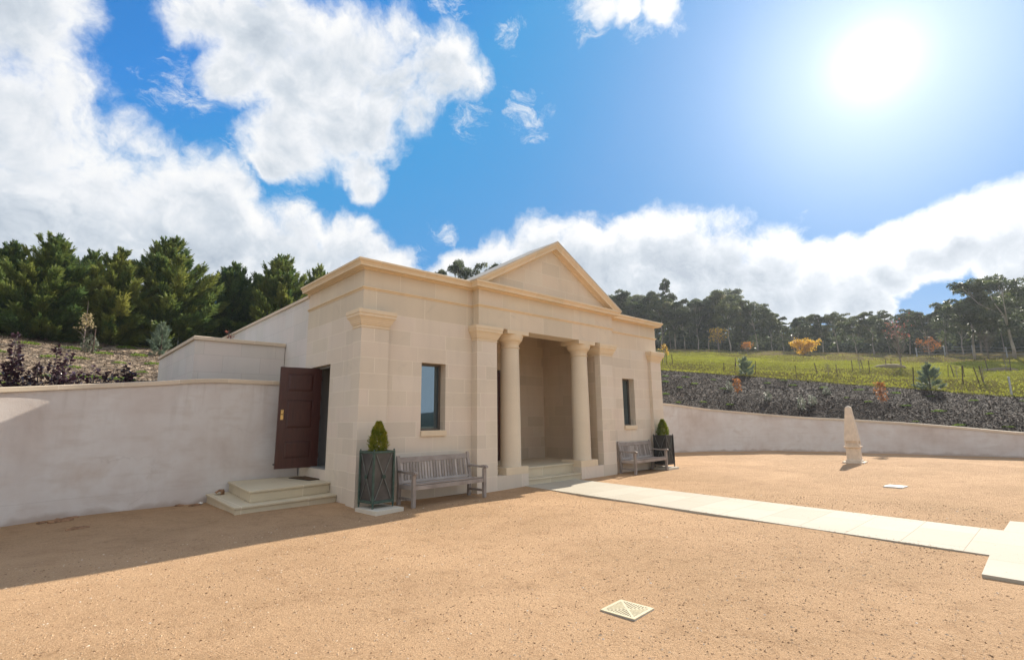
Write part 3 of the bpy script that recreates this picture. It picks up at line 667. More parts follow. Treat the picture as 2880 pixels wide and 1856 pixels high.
# pediment: the tympanum, then the two raking cornices, then the little gable roof
mid = W/2; xl0 = XE-CC; sl_ = (HA-H)/(mid-xl0)
ped = MB()
ped.add([(XE-0.12,-PE+0.006,4.86),(W-XE+0.12,-PE+0.006,4.86),(mid,-PE+0.006,HA-0.12),(XE-0.12,0.2,4.86),(W-XE+0.12,0.2,4.86),(mid,0.2,HA-0.12)],
        [(0,1,2),(5,4,3),(0,2,5,3),(1,4,5,2),(0,3,4,1)])
pedo = part('pediment', ped, M['tymp'], pav)
def rake(sgn):
    prof = [(-0.30,-0.012),(0.214,0.0),(0.224,0.006),(0.224,0.050),(0.216,0.060),(0.200,0.075),(0.186,0.098),(0.178,0.112),(0.172,0.116),(0.172,0.162),(0.163,0.162),(0.160,0.156),(0.055,0.158),(0.052,0.166),(0.034,0.172),(0.028,0.205),(0.0,0.208),(-0.30,0.208)]
    vs = []
    for o, t_ in prof:
        t2 = t_*1.14
        xb = xl0 + (t2/sl_ if t2 > 0 else 0)
        zb = H+0.004 if t2 > 0 else H+0.004-t2
        vs.append((mid+sgn*(mid-xb), -PE-o, zb))
    for o, t_ in prof: vs.append((mid, -PE-o, HA-t_*1.14))
    k = len(prof)
    return MB().add(vs, [(j, j+1, k+j+1, k+j) for j in range(k-1)]+[(k-1, 0, k, 2*k-1)]+[tuple(range(k))])
for s_ in (-1, 1): part('raking_cornice', rake(s_), M['cornice'], pedo)
g = MB()
for s_ in (-1, 1):
    ro, th = 0.026, 0.03
    e, zt = (mid-xl0)+0.02, H
    vs = []
    for y in (-PE-CC-0.010, 0.62):
        vs += [(mid+s_*e, y, H+ro-0.012), (mid, y, HA+ro), (mid, y, HA+ro-th), (mid+s_*e, y, H+ro-0.012-th)]
    g.add(vs, [(0,1,5,4),(1,2,6,5),(2,3,7,6),(3,0,4,7),(0,3,2,1),(4,5,6,7)])
part('gable_roof', g, M['roof'], pav)
gb = MB().add([(xl0+.1,0.56,4.6),(W-xl0-.1,0.56,4.6),(mid,0.56,HA-.05),(xl0+.1,0.3,4.6),(W-xl0-.1,0.3,4.6),(mid,0.3,HA-.05)],[(0,1,2),(3,5,4)])
part('gable_end', gb, M['block'], pav)
# pilasters with capitals
KP = [(-0.02,3.478),(0.010,3.480),(0.014,3.492),(0.010,3.504),(0.003,3.510),(0.003,3.532),(0.020,3.538),(0.020,3.560),(0.034,3.566),(0.034,3.590),(0.044,3.596),(0.052,3.622),(0.068,3.655),(0.088,3.685),(0.104,3.700),(0.104,3.748),(0.110,3.752),(0.118,3.760),(0.118,3.834),(0.108,3.8399),(-0.02,3.8399)]
def pilaster(bx, pth):
    p_ = part('pilaster', MB().box(*bx), M['ashlar'], pav)
    part('capital', MB().sweep(KP, pth), M['trim'], p_)
pilaster((XA, XA+PW, -Q, YS, -0.1, 3.838), [(-0.002,YS),(XA,YS),(XA,-Q),(XA+PW,-Q),(XA+PW,0.002)])
pilaster((W-XA-PW, W-XA, -Q, YS, -0.1, 3.838), [(W-XA-PW,0.002),(W-XA-PW,-Q),(W-XA,-Q),(W-XA,YS),(W+0.002,YS)])
pilaster((XL, PX0-0.001, -RR, 0.0-0.002, -0.1, 3.838), [(XL,-0.002),(XL,-RR),(PX0,-RR),(PX0,0.30)])
pilaster((PX1+0.001, W-XL, -RR, 0.0-0.002, -0.1, 3.838), [(PX1,0.30),(PX1,-RR),(W-XL,-RR),(W-XL,-0.002)])
# porch: side walls, back wall, ceiling, floor
YP = 2.15; ZF = 0.42
pw_ = MB()
pw_.panel('x', PX0, 0.0, YP, 0.0, 4.30, [], 0); pw_.panel('x', PX1, 0.0, YP, 0.0, 4.30, [], 0)
pw_.panel('y', YP, PX0, PX1, 0.0, 4.30, [(4.93, 5.98, ZF, 3.12)], 0.16)
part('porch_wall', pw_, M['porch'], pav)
part('porch_ceiling', MB().box(PX0+0.001, PX1-0.001, 0.281, YP-0.001, 4.27, 4.33), M['trim'], pav)
fl = MB().box(PX0+0.002, PX1-0.002, 0.10, YP-0.002, 0.0, ZF-0.045)
fl.box(PX0+0.002, PX1-0.002, 0.075, YP-0.002, ZF-0.0445, ZF)
part('porch_floor', fl, M['step'], pav, bevel=0.008)
ed = MB().box(4.97, 5.94, YP+0.16, YP+0.21, ZF+0.02, 3.08)
edo = part('entrance_door', ed, M['mahog'], pav, bevel=0.006)
fr_ = MB()
for a,b,c,d in ((4.93,4.97,ZF,3.12),(5.94,5.98,ZF,3.12)): fr_.box(a,b,YP+0.10,YP+0.22,c,d)
fr_.box(4.971,5.939,YP+0.10,YP+0.22,3.081,3.12)
part('door_frame', fr_, M['alu'], edo)
dpn = MB()
for z0,z1 in ((0.62,1.25),(1.45,2.2),(2.35,2.95)): dpn.box(5.10,5.81,YP+0.150,YP+0.161,z0,z1)
part('door_panel', dpn, M['mahog'], edo, bevel=0.01)
part('door_knob', MB().box(5.03,5.06,YP+0.10,YP+0.16,1.42,1.50), M['brass'], edo, bevel=0.008)
# low walls and blocks that carry the columns, the steps between them
for x0, x1, bx0, bx1 in ((PX0+0.001, XP, 3.707, XP-0.001), (W-XP, PX1-0.001, W-XP+0.001, W-3.707)):
    p_ = part('plinth_wall', MB().box(x0, x1, -RR+0.0005, 0.60, -0.1, 0.312), M['ashlar'], pav, bevel=0.003)
    part('plinth_block', MB().box(bx0, bx1, -RR+0.002, 0.53, 0.3125, 0.485), M['trim'], p_, bevel=0.004)
stp = MB()
stp.box(XP+0.001, W-XP-0.001, -0.175, 0.60, -0.1, 0.125)
stp.box(XP+0.001, W-XP-0.001, -0.200, 0.60, 0.1255, 0.170)
stp.box(XP+0.001, W-XP-0.001, 0.12, 0.60, 0.1705, ZF-0.046)
part('front_steps', stp, M['step'], pav, bevel=0.014)
# columns
for cx in (4.085, W-4.085):
    cy = 0.06
    prof = [(0.262,0.4855),(0.262,0.50)]
    for k in range(0, 19):
        t_ = k/18; prof.append((0.258-0.024*t_**1.7, 0.51+(3.405-0.51)*t_))
    c_ = part('column', MB().lathe(prof, cx, cy, 64), M['column'], pav, auto=40)
    cap = [(0.234,3.4055),(0.250,3.408),(0.258,3.420),(0.250,3.433),(0.236,3.437),(0.236,3.505),(0.246,3.508),(0.246,3.528),(0.258,3.532),(0.258,3.552),(0.270,3.556),(0.270,3.572)]
    for k in range(1, 9):
        t_ = k/8; cap.append((0.270+0.078*math.sin(t_*math.pi/2)**0.9, 3.572+0.165*(1-math.cos(t_*math.pi/2))**0.85))
    part('capital', MB().lathe(cap, cx, cy, 64), M['trim'], c_, auto=40)
    part('abacus', MB().box(cx-0.365, cx+0.365, cy-0.34, cy+0.36, 3.7375, 3.8395), M['trim'], c_, bevel=0.006)
# windows
for x0, x1, z0, z1 in win_holes:
    f = MB(); yf = 0.20; b = 0.05
    f.box(x0,x0+b,yf,yf+0.07,z0,z1); f.box(x1-b,x1,yf,yf+0.07,z0,z1)
    f.box(x0+b,x1-b,yf,yf+0.07,z0,z0+b); f.box(x0+b,x1-b,yf,yf+0.07,z1-b,z1)
    wo_ = part('window', f, M['alu'], pav, bevel=0.003)
    part('pane', MB().box(x0+b-0.004,x1-b+0.004,yf+0.030,yf+0.042,z0+b-0.004,z1-b+0.004), M['glass'], wo_)
    part('sill', MB().box(x0-0.005, x1+0.015, -0.045, yf+0.01, z0-0.115, z0+0.004), M['trim'], wo_, bevel=0.006)
# room behind the side door
rm = MB()
rm.panel('x', 2.6, 1.0, D0-0.06, 0.55, 3.1, [], 0); rm.panel('y', D0-0.06, 0.24, 2.6, 0.55, 3.1, [], 0); rm.panel('y', 1.0, 0.24, 2.6, 0.55, 3.1, [], 0)
rm.add([(0.24,1.0,3.1),(2.6,1.0,3.1),(2.6,D0-.06,3.1),(0.24,D0-.06,3.1)],[(0,1,2,3)])
rm.add([(0.24,1.0,0.6),(2.6,1.0,0.6),(2.6,D0-.06,0.6),(0.24,D0-.06,0.6)],[(0,1,2,3)])
part('room_lining', rm, M['plaster'], pav)
df = MB()
for a, b in ((DOOR[0]+0.001, DOOR[0]+0.035), (DOOR[1]-0.10, DOOR[1]-0.001)): df.box(0.115, 0.235, a, b, DOOR[2]+0.001, DOOR[3]-0.001)
df.box(0.116, 0.234, DOOR[0]+0.036, DOOR[1]-0.101, DOOR[3]-0.05, DOOR[3]-0.002)
df.box(0.02, 0.234, DOOR[0]+0.036, DOOR[1]-0.101, DOOR[2]+0.001, DOOR[2]+0.025)
part('door_frame', df, M['greypaint'], pav, bevel=0.003)
# side door leaf, swung open: hinge, panels, lock plate
LW, LH = 0.91, 2.24
dl = thing('side_door', None, None, (0.170, 2.365, 0.612))
dl.parent = pav
ang = math.atan2(0.085, -0.93)
dl.rotation_euler = (0, 0, ang)       # local +x runs from the hinge to the free edge
leaf = MB()
t2 = 0.026
rails = [(0.0,0.20),(0.60,0.86),(1.515,1.685),(2.10,LH)]
leaf.box(0.0,0.16,-t2,t2,0.0,LH); leaf.box(LW-0.16,LW,-t2,t2,0.0,LH)
for a,b in rails: leaf.box(0.159,LW-0.159,-t2+0.0006,t2-0.0006,a,b)
link_ = part('door_leaf', leaf, M['mahog'], dl, bevel=0.003)
pn = MB()
for (a,b),(c,d) in zip(rails, rails[1:]):
    x0,x1,z0,z1 = 0.1605,LW-0.1605,b,c
    for sg in (-1, 1):
        y0 = sg*0.004; y1 = sg*0.019; mg = 0.06
        pn.add([(x0,y0,z0),(x1,y0,z0),(x1,y0,z1),(x0,y0,z1),(x0+mg,y1,z0+mg),(x1-mg,y1,z0+mg),(x1-mg,y1,z1-mg),(x0+mg,y1,z1-mg)],
               [(0,1,5,4),(1,2,6,5),(2,3,7,6),(3,0,4,7),(4,5,6,7)])
        for p in ((x0,x0+.02,z0,z1),(x1-.02,x1,z0,z1)): pn.box(p[0]+.0006,p[1]-.0006,min(y0,sg*t2*.95),max(y0,sg*t2*.95),p[2]+.0006,p[3]-.0006)
        for p in ((z0,z0+.02),(z1-.02,z1)): pn.box(x0+.0206,x1-.0206,min(y0,sg*t2*.95),max(y0,sg*t2*.95),p[0]+.0006,p[1]-.0006)
part('door_panel', pn, M['mahog'], dl)
hd = MB()
for sg in (-1, 1):
    hd.box(LW-0.115, LW-0.055, min(sg*t2,sg*(t2+.005)), max(sg*t2,sg*(t2+.005)), 1.06, 1.28)
    hd.tube([(LW-0.085, sg*t2, 1.20), (LW-0.085, sg*(t2+.05), 1.20)], [0.011,0.011], 10)
    hd.tube([(LW-0.085, sg*(t2+.035), 1.20), (LW-0.085, sg*(t2+.048), 1.20), (LW-0.085, sg*(t2+.062), 1.20)], [0.018,0.029,0.014], 12)
part('door_handle', hd, M['brass'], dl, auto=40)
for z in (0.25, 1.1, 1.55, 2.0):
    part('hinge', MB().box(-0.012, 0.0, -0.034, 0.034, z-0.05, z+0.05), M['mahog'], dl, bevel=0.004)
part('door_bumper', MB().tube([(LW,0.0,0.10),(LW+0.035,0.0,0.10)],[0.016,0.013],10), M['black'], dl)

# ------------------------------------------------------------------ retaining block beside the pavilion
rb = thing('retaining_block', 'square pale block enclosure with stone coping set in the bank left of the pavilion', 'wall', (-1.0, 4.5, 0))
bx = MB().box(-2.08-(-1.0), -0.005-(-1.0), 4.50-4.5, 9.65-4.5, 0.5, 3.60)
part('block_wall', bx, M['block'], rb)
part('coping', MB().sweep([(-0.30,3.60),(0.045,3.60),(0.045,3.675),(0.03,3.69),(-0.30,3.69)], [(-1.08,5.15),(-1.08,0.0),(0.995,0.0)]), M['coping'], rb)

# ------------------------------------------------------------------ garden walls
def garden_wall(name, pts, label, flip):
    t_ = thing(name, label, 'garden wall', (pts[0].x, pts[0].y, 0))
    o = t_.location; P = [(p.x-o.x, p.y-o.y) for p in pts]; Z = [p.z for p in pts]
    if flip: P, Z = P[::-1], Z[::-1]     # outside (right of travel) must be the court side
    body = MB().sweep([(-0.20,-1.2),(0.0,-1.2),(0.0,-0.085),(-0.20,-0.085)], P, True, Z)
    # foot of the wall goes to the ground
    k = 4
    for i in range(len(P)):
        for j in (0, 1): v = body.v[i*k+j]; body.v[i*k+j] = (v[0], v[1], -0.4)
    part('wall_body', body, M['render'], t_, smooth=False, auto=30)
    part('coping', MB().sweep([(-0.23,-0.0855),(0.035,-0.0855),(0.038,-0.010),(0.028,0.0),(-0.23,0.0)], P, True, Z), M['coping'], t_, auto=30)
    return t_
garden_wall('garden_wall', WLc, 'curving limewashed wall with sandstone coping running left from the open door', True)
garden_wall('garden_wall', WRc, 'long curved limewashed wall with coping behind the obelisk at the right', False)

# ------------------------------------------------------------------ side steps
ss = thing('stone_steps', 'two broad sandstone steps below the open dark red door', 'steps', (-0.9, 1.8, 0))
def slabq(pts, z0, z1, nose, th=0.045):
    mbq = MB(); ox, oy = -0.9, 1.8
    def prism(P, a, b): mbq.add([(x-ox,y-oy,a) for x,y in P]+[(x-ox,y-oy,b) for x,y in P], [(3,2,1,0),(4,5,6,7)]+[(i,(i+1)%4,(i+1)%4+4,i+4) for i in range(4)])
    def shr(P, d):
        c = Vector((sum(p[0] for p in P)/4, sum(p[1] for p in P)/4)); out = []
        for i, (x, y) in enumerate(P): out.append((x+(d if i in (0,3) else 0), y+(d if i in (0,1) else 0)))
        return out
    prism(shr(pts, 0.03), z0, z1-th-0.0005); prism(pts, z1-th, z1); return mbq
part('lower_step', slabq([(-1.96,0.555),(-0.003,0.82),(-0.003,2.97),(-1.90,2.945)], -0.1, 0.168, 0.03), M['step'], ss, bevel=0.014)
part('upper_step', slabq([(-1.645,0.86),(-0.004,1.155),(-0.004,2.968),(-1.50,2.950)], 0.1685, 0.384, 0.03), M['step'], ss, bevel=0.014)
dm = thing('doormat', 'brown coir doormat lying on the top step below the open door', 'doormat', (-0.06, 2.17, 0.385), R(-80))
part('mat_field', MB().box(-0.40,0.40,-0.22,0.22,0.0,0.020), M['mat'], dm, bevel=0.006)
part('mat_border', MB().box(-0.43,0.43,-0.25,0.25,0.0,0.012), M['matedge'], dm, bevel=0.005)
# ------------------------------------------------------------------ benches
def bench(loc, rotz, label):
    t_ = thing('garden_bench', label, 'bench', loc, rotz, 'teak benches against the pavilion front')
    L = 1.86; dp = 0.56; lw = 0.068      # local: x along, y=0 front, +y towards the wall
    st = MB()
    for k in range(6):
        y = 0.035+k*0.082
        zc = 0.425-0.020*math.sin(min(1, k/4.0)*math.pi)*0.7-0.006*k
        st.box(0.075, L-0.075, y, y+0.068, zc-0.022, zc) if k else st.box(lw+0.002, L-lw-0.002, y, y+0.062, zc-0.022, zc)
    part('seat', st, M['teak'], t_, bevel=0.004)
    ap = MB()
    ap.box(lw+0.001, L-lw-0.001, 0.012, 0.040, 0.315, 0.395)
    for x in (0.018, L-0.050): ap.box(x, x+0.032, lw+0.001, dp-0.06, 0.315, 0.392)
    for x in (0.62, 1.22): ap.box(x, x+0.03, 0.041, dp-0.09, 0.335, 0.382)
    ap.box(lw+0.001, L-lw-0.001, dp-0.085, dp-0.055, 0.32, 0.39)
    part('apron', ap, M['teak'], t_, bevel=0.004)
    for x in (0.0, L-lw):
        part('leg', MB().box(x, x+lw, 0.0, lw, 0.0, 0.600), M['teak'], t_, bevel=0.005)
    lean = 0.085
    for x in (0.0, L-lw):
        m_ = MB(); y = dp-0.07
        vs = []
        for z, yy, th in ((0.0, y+0.02, 0.062), (0.40, y, 0.066), (0.88, y+lean, 0.046), (0.93, y+lean+0.006, 0.040)):
            vs += [(x, yy, z), (x+lw, yy, z), (x+lw, yy+th, z), (x, yy+th, z)]
        fs = [(0,3,2,1), (12,13,14,15)]
        for i in range(3):
            for j in range(4): fs.append((i*4+j, i*4+(j+1) % 4, (i+1)*4+(j+1) % 4, (i+1)*4+j))
        m_.add(vs, fs); part('leg', m_, M['teak'], t_, bevel=0.005)
    by = lambda z: dp-0.07+0.012+lean*(z-0.40)/0.48
    br = MB()
    def slab_back(x0, x1, z0, z1, th, off=0.0):
        a, b = by(z0)+off, by(z1)+off
        br.add([(x0,a,z0),(x1,a,z0),(x1,a+th,z0),(x0,a+th,z0),(x0,b,z1),(x1,b,z1),(x1,b+th,z1),(x0,b+th,z1)],
               [(0,3,2,1),(4,5,6,7),(0,1,5,4),(1,2,6,5),(2,3,7,6),(3,0,4,7)])
    slab_back(lw+0.001, L-lw-0.001, 0.795, 0.895, 0.034)
    slab_back(lw+0.001, L-lw-0.001, 0.405, 0.455, 0.034)
    ns = 24; pitch = (L-2*lw)/ns
    for k in range(ns):
        x = lw+pitch*(k+0.5); slab_back(x-0.024, x+0.024, 0.4555, 0.7945, 0.016, 0.009)
    part('backrest', br, M['teak'], t_, bevel=0.003)
    for x in (-0.004, L-lw+0.004):
        m_ = MB(); ys = [(-0.055,0.612),(-0.050,0.640),(-0.030,0.658),(0.02,0.668),(0.10,0.660),(0.20,0.648),(0.32,0.650),(0.44,0.660),(by(0.66)+0.01,0.664)]
        yb = [(-0.050,0.602),(-0.040,0.603),(-0.020,0.604),(0.02,0.6045),(0.10,0.607),(0.20,0.610),(0.32,0.612),(0.44,0.618),(by(0.66)+0.01,0.622)]
        vs = []
        for (a, zt), (b, zb) in zip(ys, yb): vs += [(x, b, zb), (x+lw, b, zb), (x+lw, a, zt), (x, a, zt)]
        fs = [(0,1,2,3), tuple(len(vs)-4+j for j in (3,2,1,0))]
        for i in range(len(ys)-1):
            for j in range(4): fs.append((i*4+j, (i+1)*4+j, (i+1)*4+(j+1) % 4, i*4+(j+1) % 4))
        m_.add(vs, fs); part('armrest', m_, M['teak'], t_, bevel=0.005)
    for x in (0.018, L-0.050):
        part('stretcher', MB().box(x, x+0.032, lw+0.001, dp-0.055, 0.12, 0.165), M['teak'], t_, bevel=0.004)
    return t_
b1 = bench((0.715, -0.905, 0.0), math.atan2(0.085, 1.86), 'weathered grey wooden bench under the window beside the open side door')
b2 = dup(b1, (8.32, -0.695, 0.0), math.atan2(0.06, 1.86), 'weathered grey wooden bench right of the portico, seat partly sunlit')

# ------------------------------------------------------------------ planters, their clipped conifers and stone bases
def planter(loc, rotz, mats, label):
    fm, pmn, sm, cm = mats
    t_ = thing('planter', label, 'planter', loc, rotz, 'tall metal planters flanking the pavilion front')
    s = 0.205; h0, h1 = 0.085, 1.00
    bd = MB()
    bd.panel('y', -s, -s, s, h0, h1, [], 0); bd.panel('y', s, -s, s, h0, h1, [], 0)
    bd.panel('x', -s, -s, s, h0, h1, [], 0); bd.panel('x', s, -s, s, h0, h1, [], 0)
    bd.add([(-s,-s,h0),(s,-s,h0),(s,s,h0),(-s,s,h0)], [(0,1,2,3)])
    part('planter_box', bd, pmn, t_)
    fr = MB(); e = s+0.014
    for x in (-1, 1):
        for y in (-1, 1): fr.box(x*e-0.017, x*e+0.017, y*e-0.017, y*e+0.017, 0.06, h1+0.012)
    for z0, z1 in ((h0, h0+0.045), (h1-0.032, h1+0.010)):
        for y in (-1, 1):
            fr.box(-e+0.0175, e-0.0175, y*e-0.015, y*e+0.015, z0, z1)
            fr.box(y*e-0.015, y*e+0.015, -e+0.0175, e-0.0175, z0, z1)
    part('planter_frame', fr, fm, t_, bevel=0.003)
    for sd in range(4):
        q = Quaternion((0, 0, 1), sd*math.pi/2)
        xb = MB(); y = -s-0.008; za, zb, xx = h0+0.06, h1-0.045, s-0.03
        zm = (za+zb)/2
        for (x0, z0, x1, z1) in ((-xx, za, xx, zb), (-xx, zb, xx, za)):
            xb.bar(q @ Vector((x0, y, z0)), q @ Vector((x1, y, z1)), 0.010, 0.011, q @ Vector((1, 0, 0)))
            y -= 0.0115
        o = part('cross_brace', xb, sm, t_)
        rs = MB(); vs = []; nn = 20
        prof = [(0.038,0.0),(0.038,0.010),(0.026,0.012),(0.022,0.005),(0.012,0.005),(0.010,0.016),(0.0,0.018)]
        rv = [q @ Vector((r*math.cos(2*math.pi*k/nn), -s-0.026-d, zm+r*math.sin(2*math.pi*k/nn))) for r, d in prof for k in range(nn)]
        rs.add(rv, [(i*nn+k, i*nn+(k+1) % nn, (i+1)*nn+(k+1) % nn, (i+1)*nn+k) for i in range(len(prof)-1) for k in range(nn)])
        part('rosette', rs, cm, o, auto=40)
    for x in (-1, 1):
        for y in (-1, 1):
            part('foot', MB().lathe([(0.008,0.0),(0.018,0.01),(0.012,0.03),(0.020,0.045),(0.014,0.0595)], x*e, y*e, 10), fm, t_)
            part('finial', MB().lathe([(0.014,h1+0.0125),(0.010,h1+0.018),(0.017,h1+0.027),(0.011,h1+0.038),(0.002,h1+0.043)], x*e, y*e, 10), fm, t_)
    part('soil', MB().box(-s+0.002, s-0.002, -s+0.002, s-0.002, h1-0.12, h1-0.05), M['soil'], t_)
    return t_
P1, P2 = (0.150, -0.530, 0.062), (10.475, -0.345, 0.062)
planter(P1, R(7), (M['verdigris'], M['zinc'], M['strapgrey'], M['verdigris']), 'verdigris framed metal planter with crossed straps beside the left bench')
planter(P2, R(0), (M['zincdark'], M['zincdark'], M['strapgrey'], M['zincdark']), 'dark grey metal planter with crossed straps behind the right bench')
for (x, y, z), rz, sx, sy, lab in ((P1, R(7), 0.60, 0.66, 'pale stone slab under the verdigris framed planter'), (P2, 0, 0.62, 0.56, 'pale stone slab under the dark grey planter by the right bench')):
    o = link('plinth_slab', MB().box(-sx/2, sx/2, -sy/2-0.04, sy/2-0.04, -0.05, 0.0608).mesh('plinth_slab', bevel=0.006), M['slab'])
    o.location = (x, y+(-0.10 if y < -0.5 else 0), 0); o.rotation_euler = (0, 0, rz)
    tagset(o, lab, 'stone slab', 'stone slabs under the planters')

# ---- leaf builders -------------------------------------------------
def unit(v): return v/np.maximum(np.linalg.norm(v, axis=-1, keepdims=True), 1e-9)
def blades(P, Dr, L, Wd, N=None, tip=0.55):
    # lozenge leaves: base P, direction Dr, length L, width Wd, facing N
    n = len(P); Dr = unit(Dr)
    if N is None: N = rng.normal(size=(n, 3))
    S = unit(np.cross(Dr, N)); L = np.broadcast_to(L, n)[:, None]; Wd = np.broadcast_to(Wd, n)[:, None]
    V = np.empty((n, 4, 3)); V[:,0] = P; V[:,1] = P+Dr*L*tip+S*Wd*0.5; V[:,2] = P+Dr*L; V[:,3] = P+Dr*L*tip-S*Wd*0.5
    return V.reshape(-1, 3)
def leafpart(name, V, m, parent, rnd=None):
    V = np.concatenate(V) if isinstance(V, list) else V
    F = np.arange(len(V)).reshape(-1, 4)
    if rnd is None: rnd = rng.random(len(F))
    return link(name, npmesh(name, V, F, rnd), m, parent)

def clipped_conifer(loc, label, h=0.56, r=0.165, seed=0):
    t_ = thing('clipped_conifer', label, 'shrub', loc, seed*1.3, 'golden conifers growing in the planters')
    part('trunk', MB().tube([(0,0,-0.10),(0.005,0,0.12),(0,0,h*0.7)], [0.014,0.012,0.005], 6), M['bark'], t_)
    n = 5200
    u = rng.random(n); z = u**0.85*h*0.97
    prof = np.interp(z/h, [0, .08, .22, .45, .7, .9, 1], [.62, .86, 1.0, .90, .62, .27, .05])*r
    th = rng.random(n)*2*np.pi; rr = prof*(0.45+0.58*rng.random(n)**0.55)*(1+0.13*np.sin(th*5+z*31)+0.09*np.sin(th*9-z*47))
    P = np.stack([rr*np.cos(th), rr*np.sin(th), z], 1)
    Dr = np.stack([np.cos(th)*0.55, np.sin(th)*0.55, np.full(n, 1.0)], 1)+rng.normal(size=(n, 3))*0.28
    leafpart('crown', blades(P, Dr, 0.035+0.03*rng.random(n), 0.012, tip=0.5), M['golden'], t_)
clipped_conifer((P1[0]+0.01, P1[1], 1.0), 'golden green cone shaped conifer in the verdigris planter by the left bench', 0.60, 0.165, 1)
clipped_conifer((P2[0], P2[1], 1.0), 'golden green cone shaped conifer in the dark planter by the right bench', 0.57, 0.17, 2)

# ------------------------------------------------------------------ obelisk
ob_ = thing('obelisk', 'small weathered cream stone obelisk on a pedestal standing on the gravel', 'obelisk', (16.45, -4.16, 0), R(3))
def frust(m_, s0, s1, z0, z1):
    m_.add([(-s0,-s0,z0),(s0,-s0,z0),(s0,s0,z0),(-s0,s0,z0),(-s1,-s1,z1),(s1,-s1,z1),(s1,s1,z1),(-s1,s1,z1)],
           [(0,3,2,1),(4,5,6,7),(0,1,5,4),(1,2,6,5),(2,3,7,6),(3,0,4,7)])
K = 1.02
ob_.scale = (0.70, 0.70, 0.97)
m_ = MB(); frust(m_, 0.46, 0.455, -0.1, 0.05*K); part('base_slab', m_, M['marble'], ob_, bevel=0.006)
m_ = MB(); frust(m_, 0.335, 0.33, 0.0515, 0.10*K); frust(m_, 0.315, 0.285, 0.1025, 0.135*K); frust(m_, 0.280, 0.272, 0.138, 0.50*K); frust(m_, 0.275, 0.33, 0.5105, 0.545*K); frust(m_, 0.345, 0.345, 0.5565, 0.585*K)
part('pedestal', m_, M['marble'], ob_, bevel=0.004)
m_ = MB(); frust(m_, 0.285, 0.285, 0.597, 0.66*K); frust(m_, 0.235, 0.235, 0.674, 0.76*K)
for x in (-1, 1):
    for y in (-1, 1): m_.box(x*0.255-0.035, x*0.255+0.035, y*0.255-0.035, y*0.255+0.035, 0.6735, 0.774)
part('shaft_feet', m_, M['marble'], ob_, bevel=0.004)
m_ = MB(); frust(m_, 0.295, 0.125, 0.776, 1.93*K); frust(m_, 0.125, 0.012, 1.93*K+0.0005, 2.005*K)
part('shaft', m_, M['marble'], ob_, bevel=0.004)

# ------------------------------------------------------------------ drain grate and pale plate in the gravel
gt = thing('drain_grate', 'cream slotted square drain grate set in the gravel in the foreground', 'drain', (-0.722, -6.675, 0.0), R(4))
G = MB(); a = 0.163; zt, zb = 0.014, 0.006; bw_ = 0.026
G.box(-a, a, -a, -a+bw_, zb, zt); G.box(-a, a, a-bw_, a, zb, zt); G.box(-a, -a+bw_, -a+bw_-0.0005, a-bw_+0.0005, zb, zt-0.0003); G.box(a-bw_, a, -a+bw_-0.0005, a-bw_+0.0005, zb, zt-0.0003)
G.bar((-a+0.02,-a+0.02,zt-0.0046), (a-0.02,a-0.02,zt-0.0046), 0.018, 0.0082); G.bar((-a+0.02,a-0.02,zt-0.0050), (a-0.02,-a+0.02,zt-0.0050), 0.018, 0.0076)
iw = a-bw_; ns_ = 12
for k in range(-ns_//2+1, ns_//2):
    u = k*2*iw/ns_; lo = abs(u)
    for sg in (-1, 1):
        y0, y1 = sorted((sg*lo, sg*(iw+0.001)))
        G.box(u-0.0065, u+0.0065, y0, y1, zb+0.001, zt-0.0008)
        G.box(y0, y1, u-0.0065, u+0.0065, zb+0.0013, zt-0.0012)
part('grate_bars', G, M['grate'], gt)
part('drain_rim', MB().box(-a-0.002, a+0.002, -a-0.002, -a+0.004, -0.05, 0.0055).box(-a-0.002, a+0.002, a-0.004, a+0.002, -0.05, 0.0055).box(-a-0.002, -a+0.004, -a+0.0045, a-0.0045, -0.05, 0.0055).box(a-0.004, a+0.002, -a+0.0045, a-0.0045, -0.05, 0.0055), M['galv'], gt)
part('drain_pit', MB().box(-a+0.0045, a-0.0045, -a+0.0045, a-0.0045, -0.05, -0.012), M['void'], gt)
o = link('cover_plate', MB().box(-0.20, 0.20, -0.18, 0.18, -0.03, 0.018).mesh('cover_plate', bevel=0.004), M['plate'])
o.location = (9.90, -6.54, 0.016); o.rotation_euler = (0, 0, R(-6)); tagset(o, 'small white square cover plate lying flush in the gravel past the path', 'cover plate')

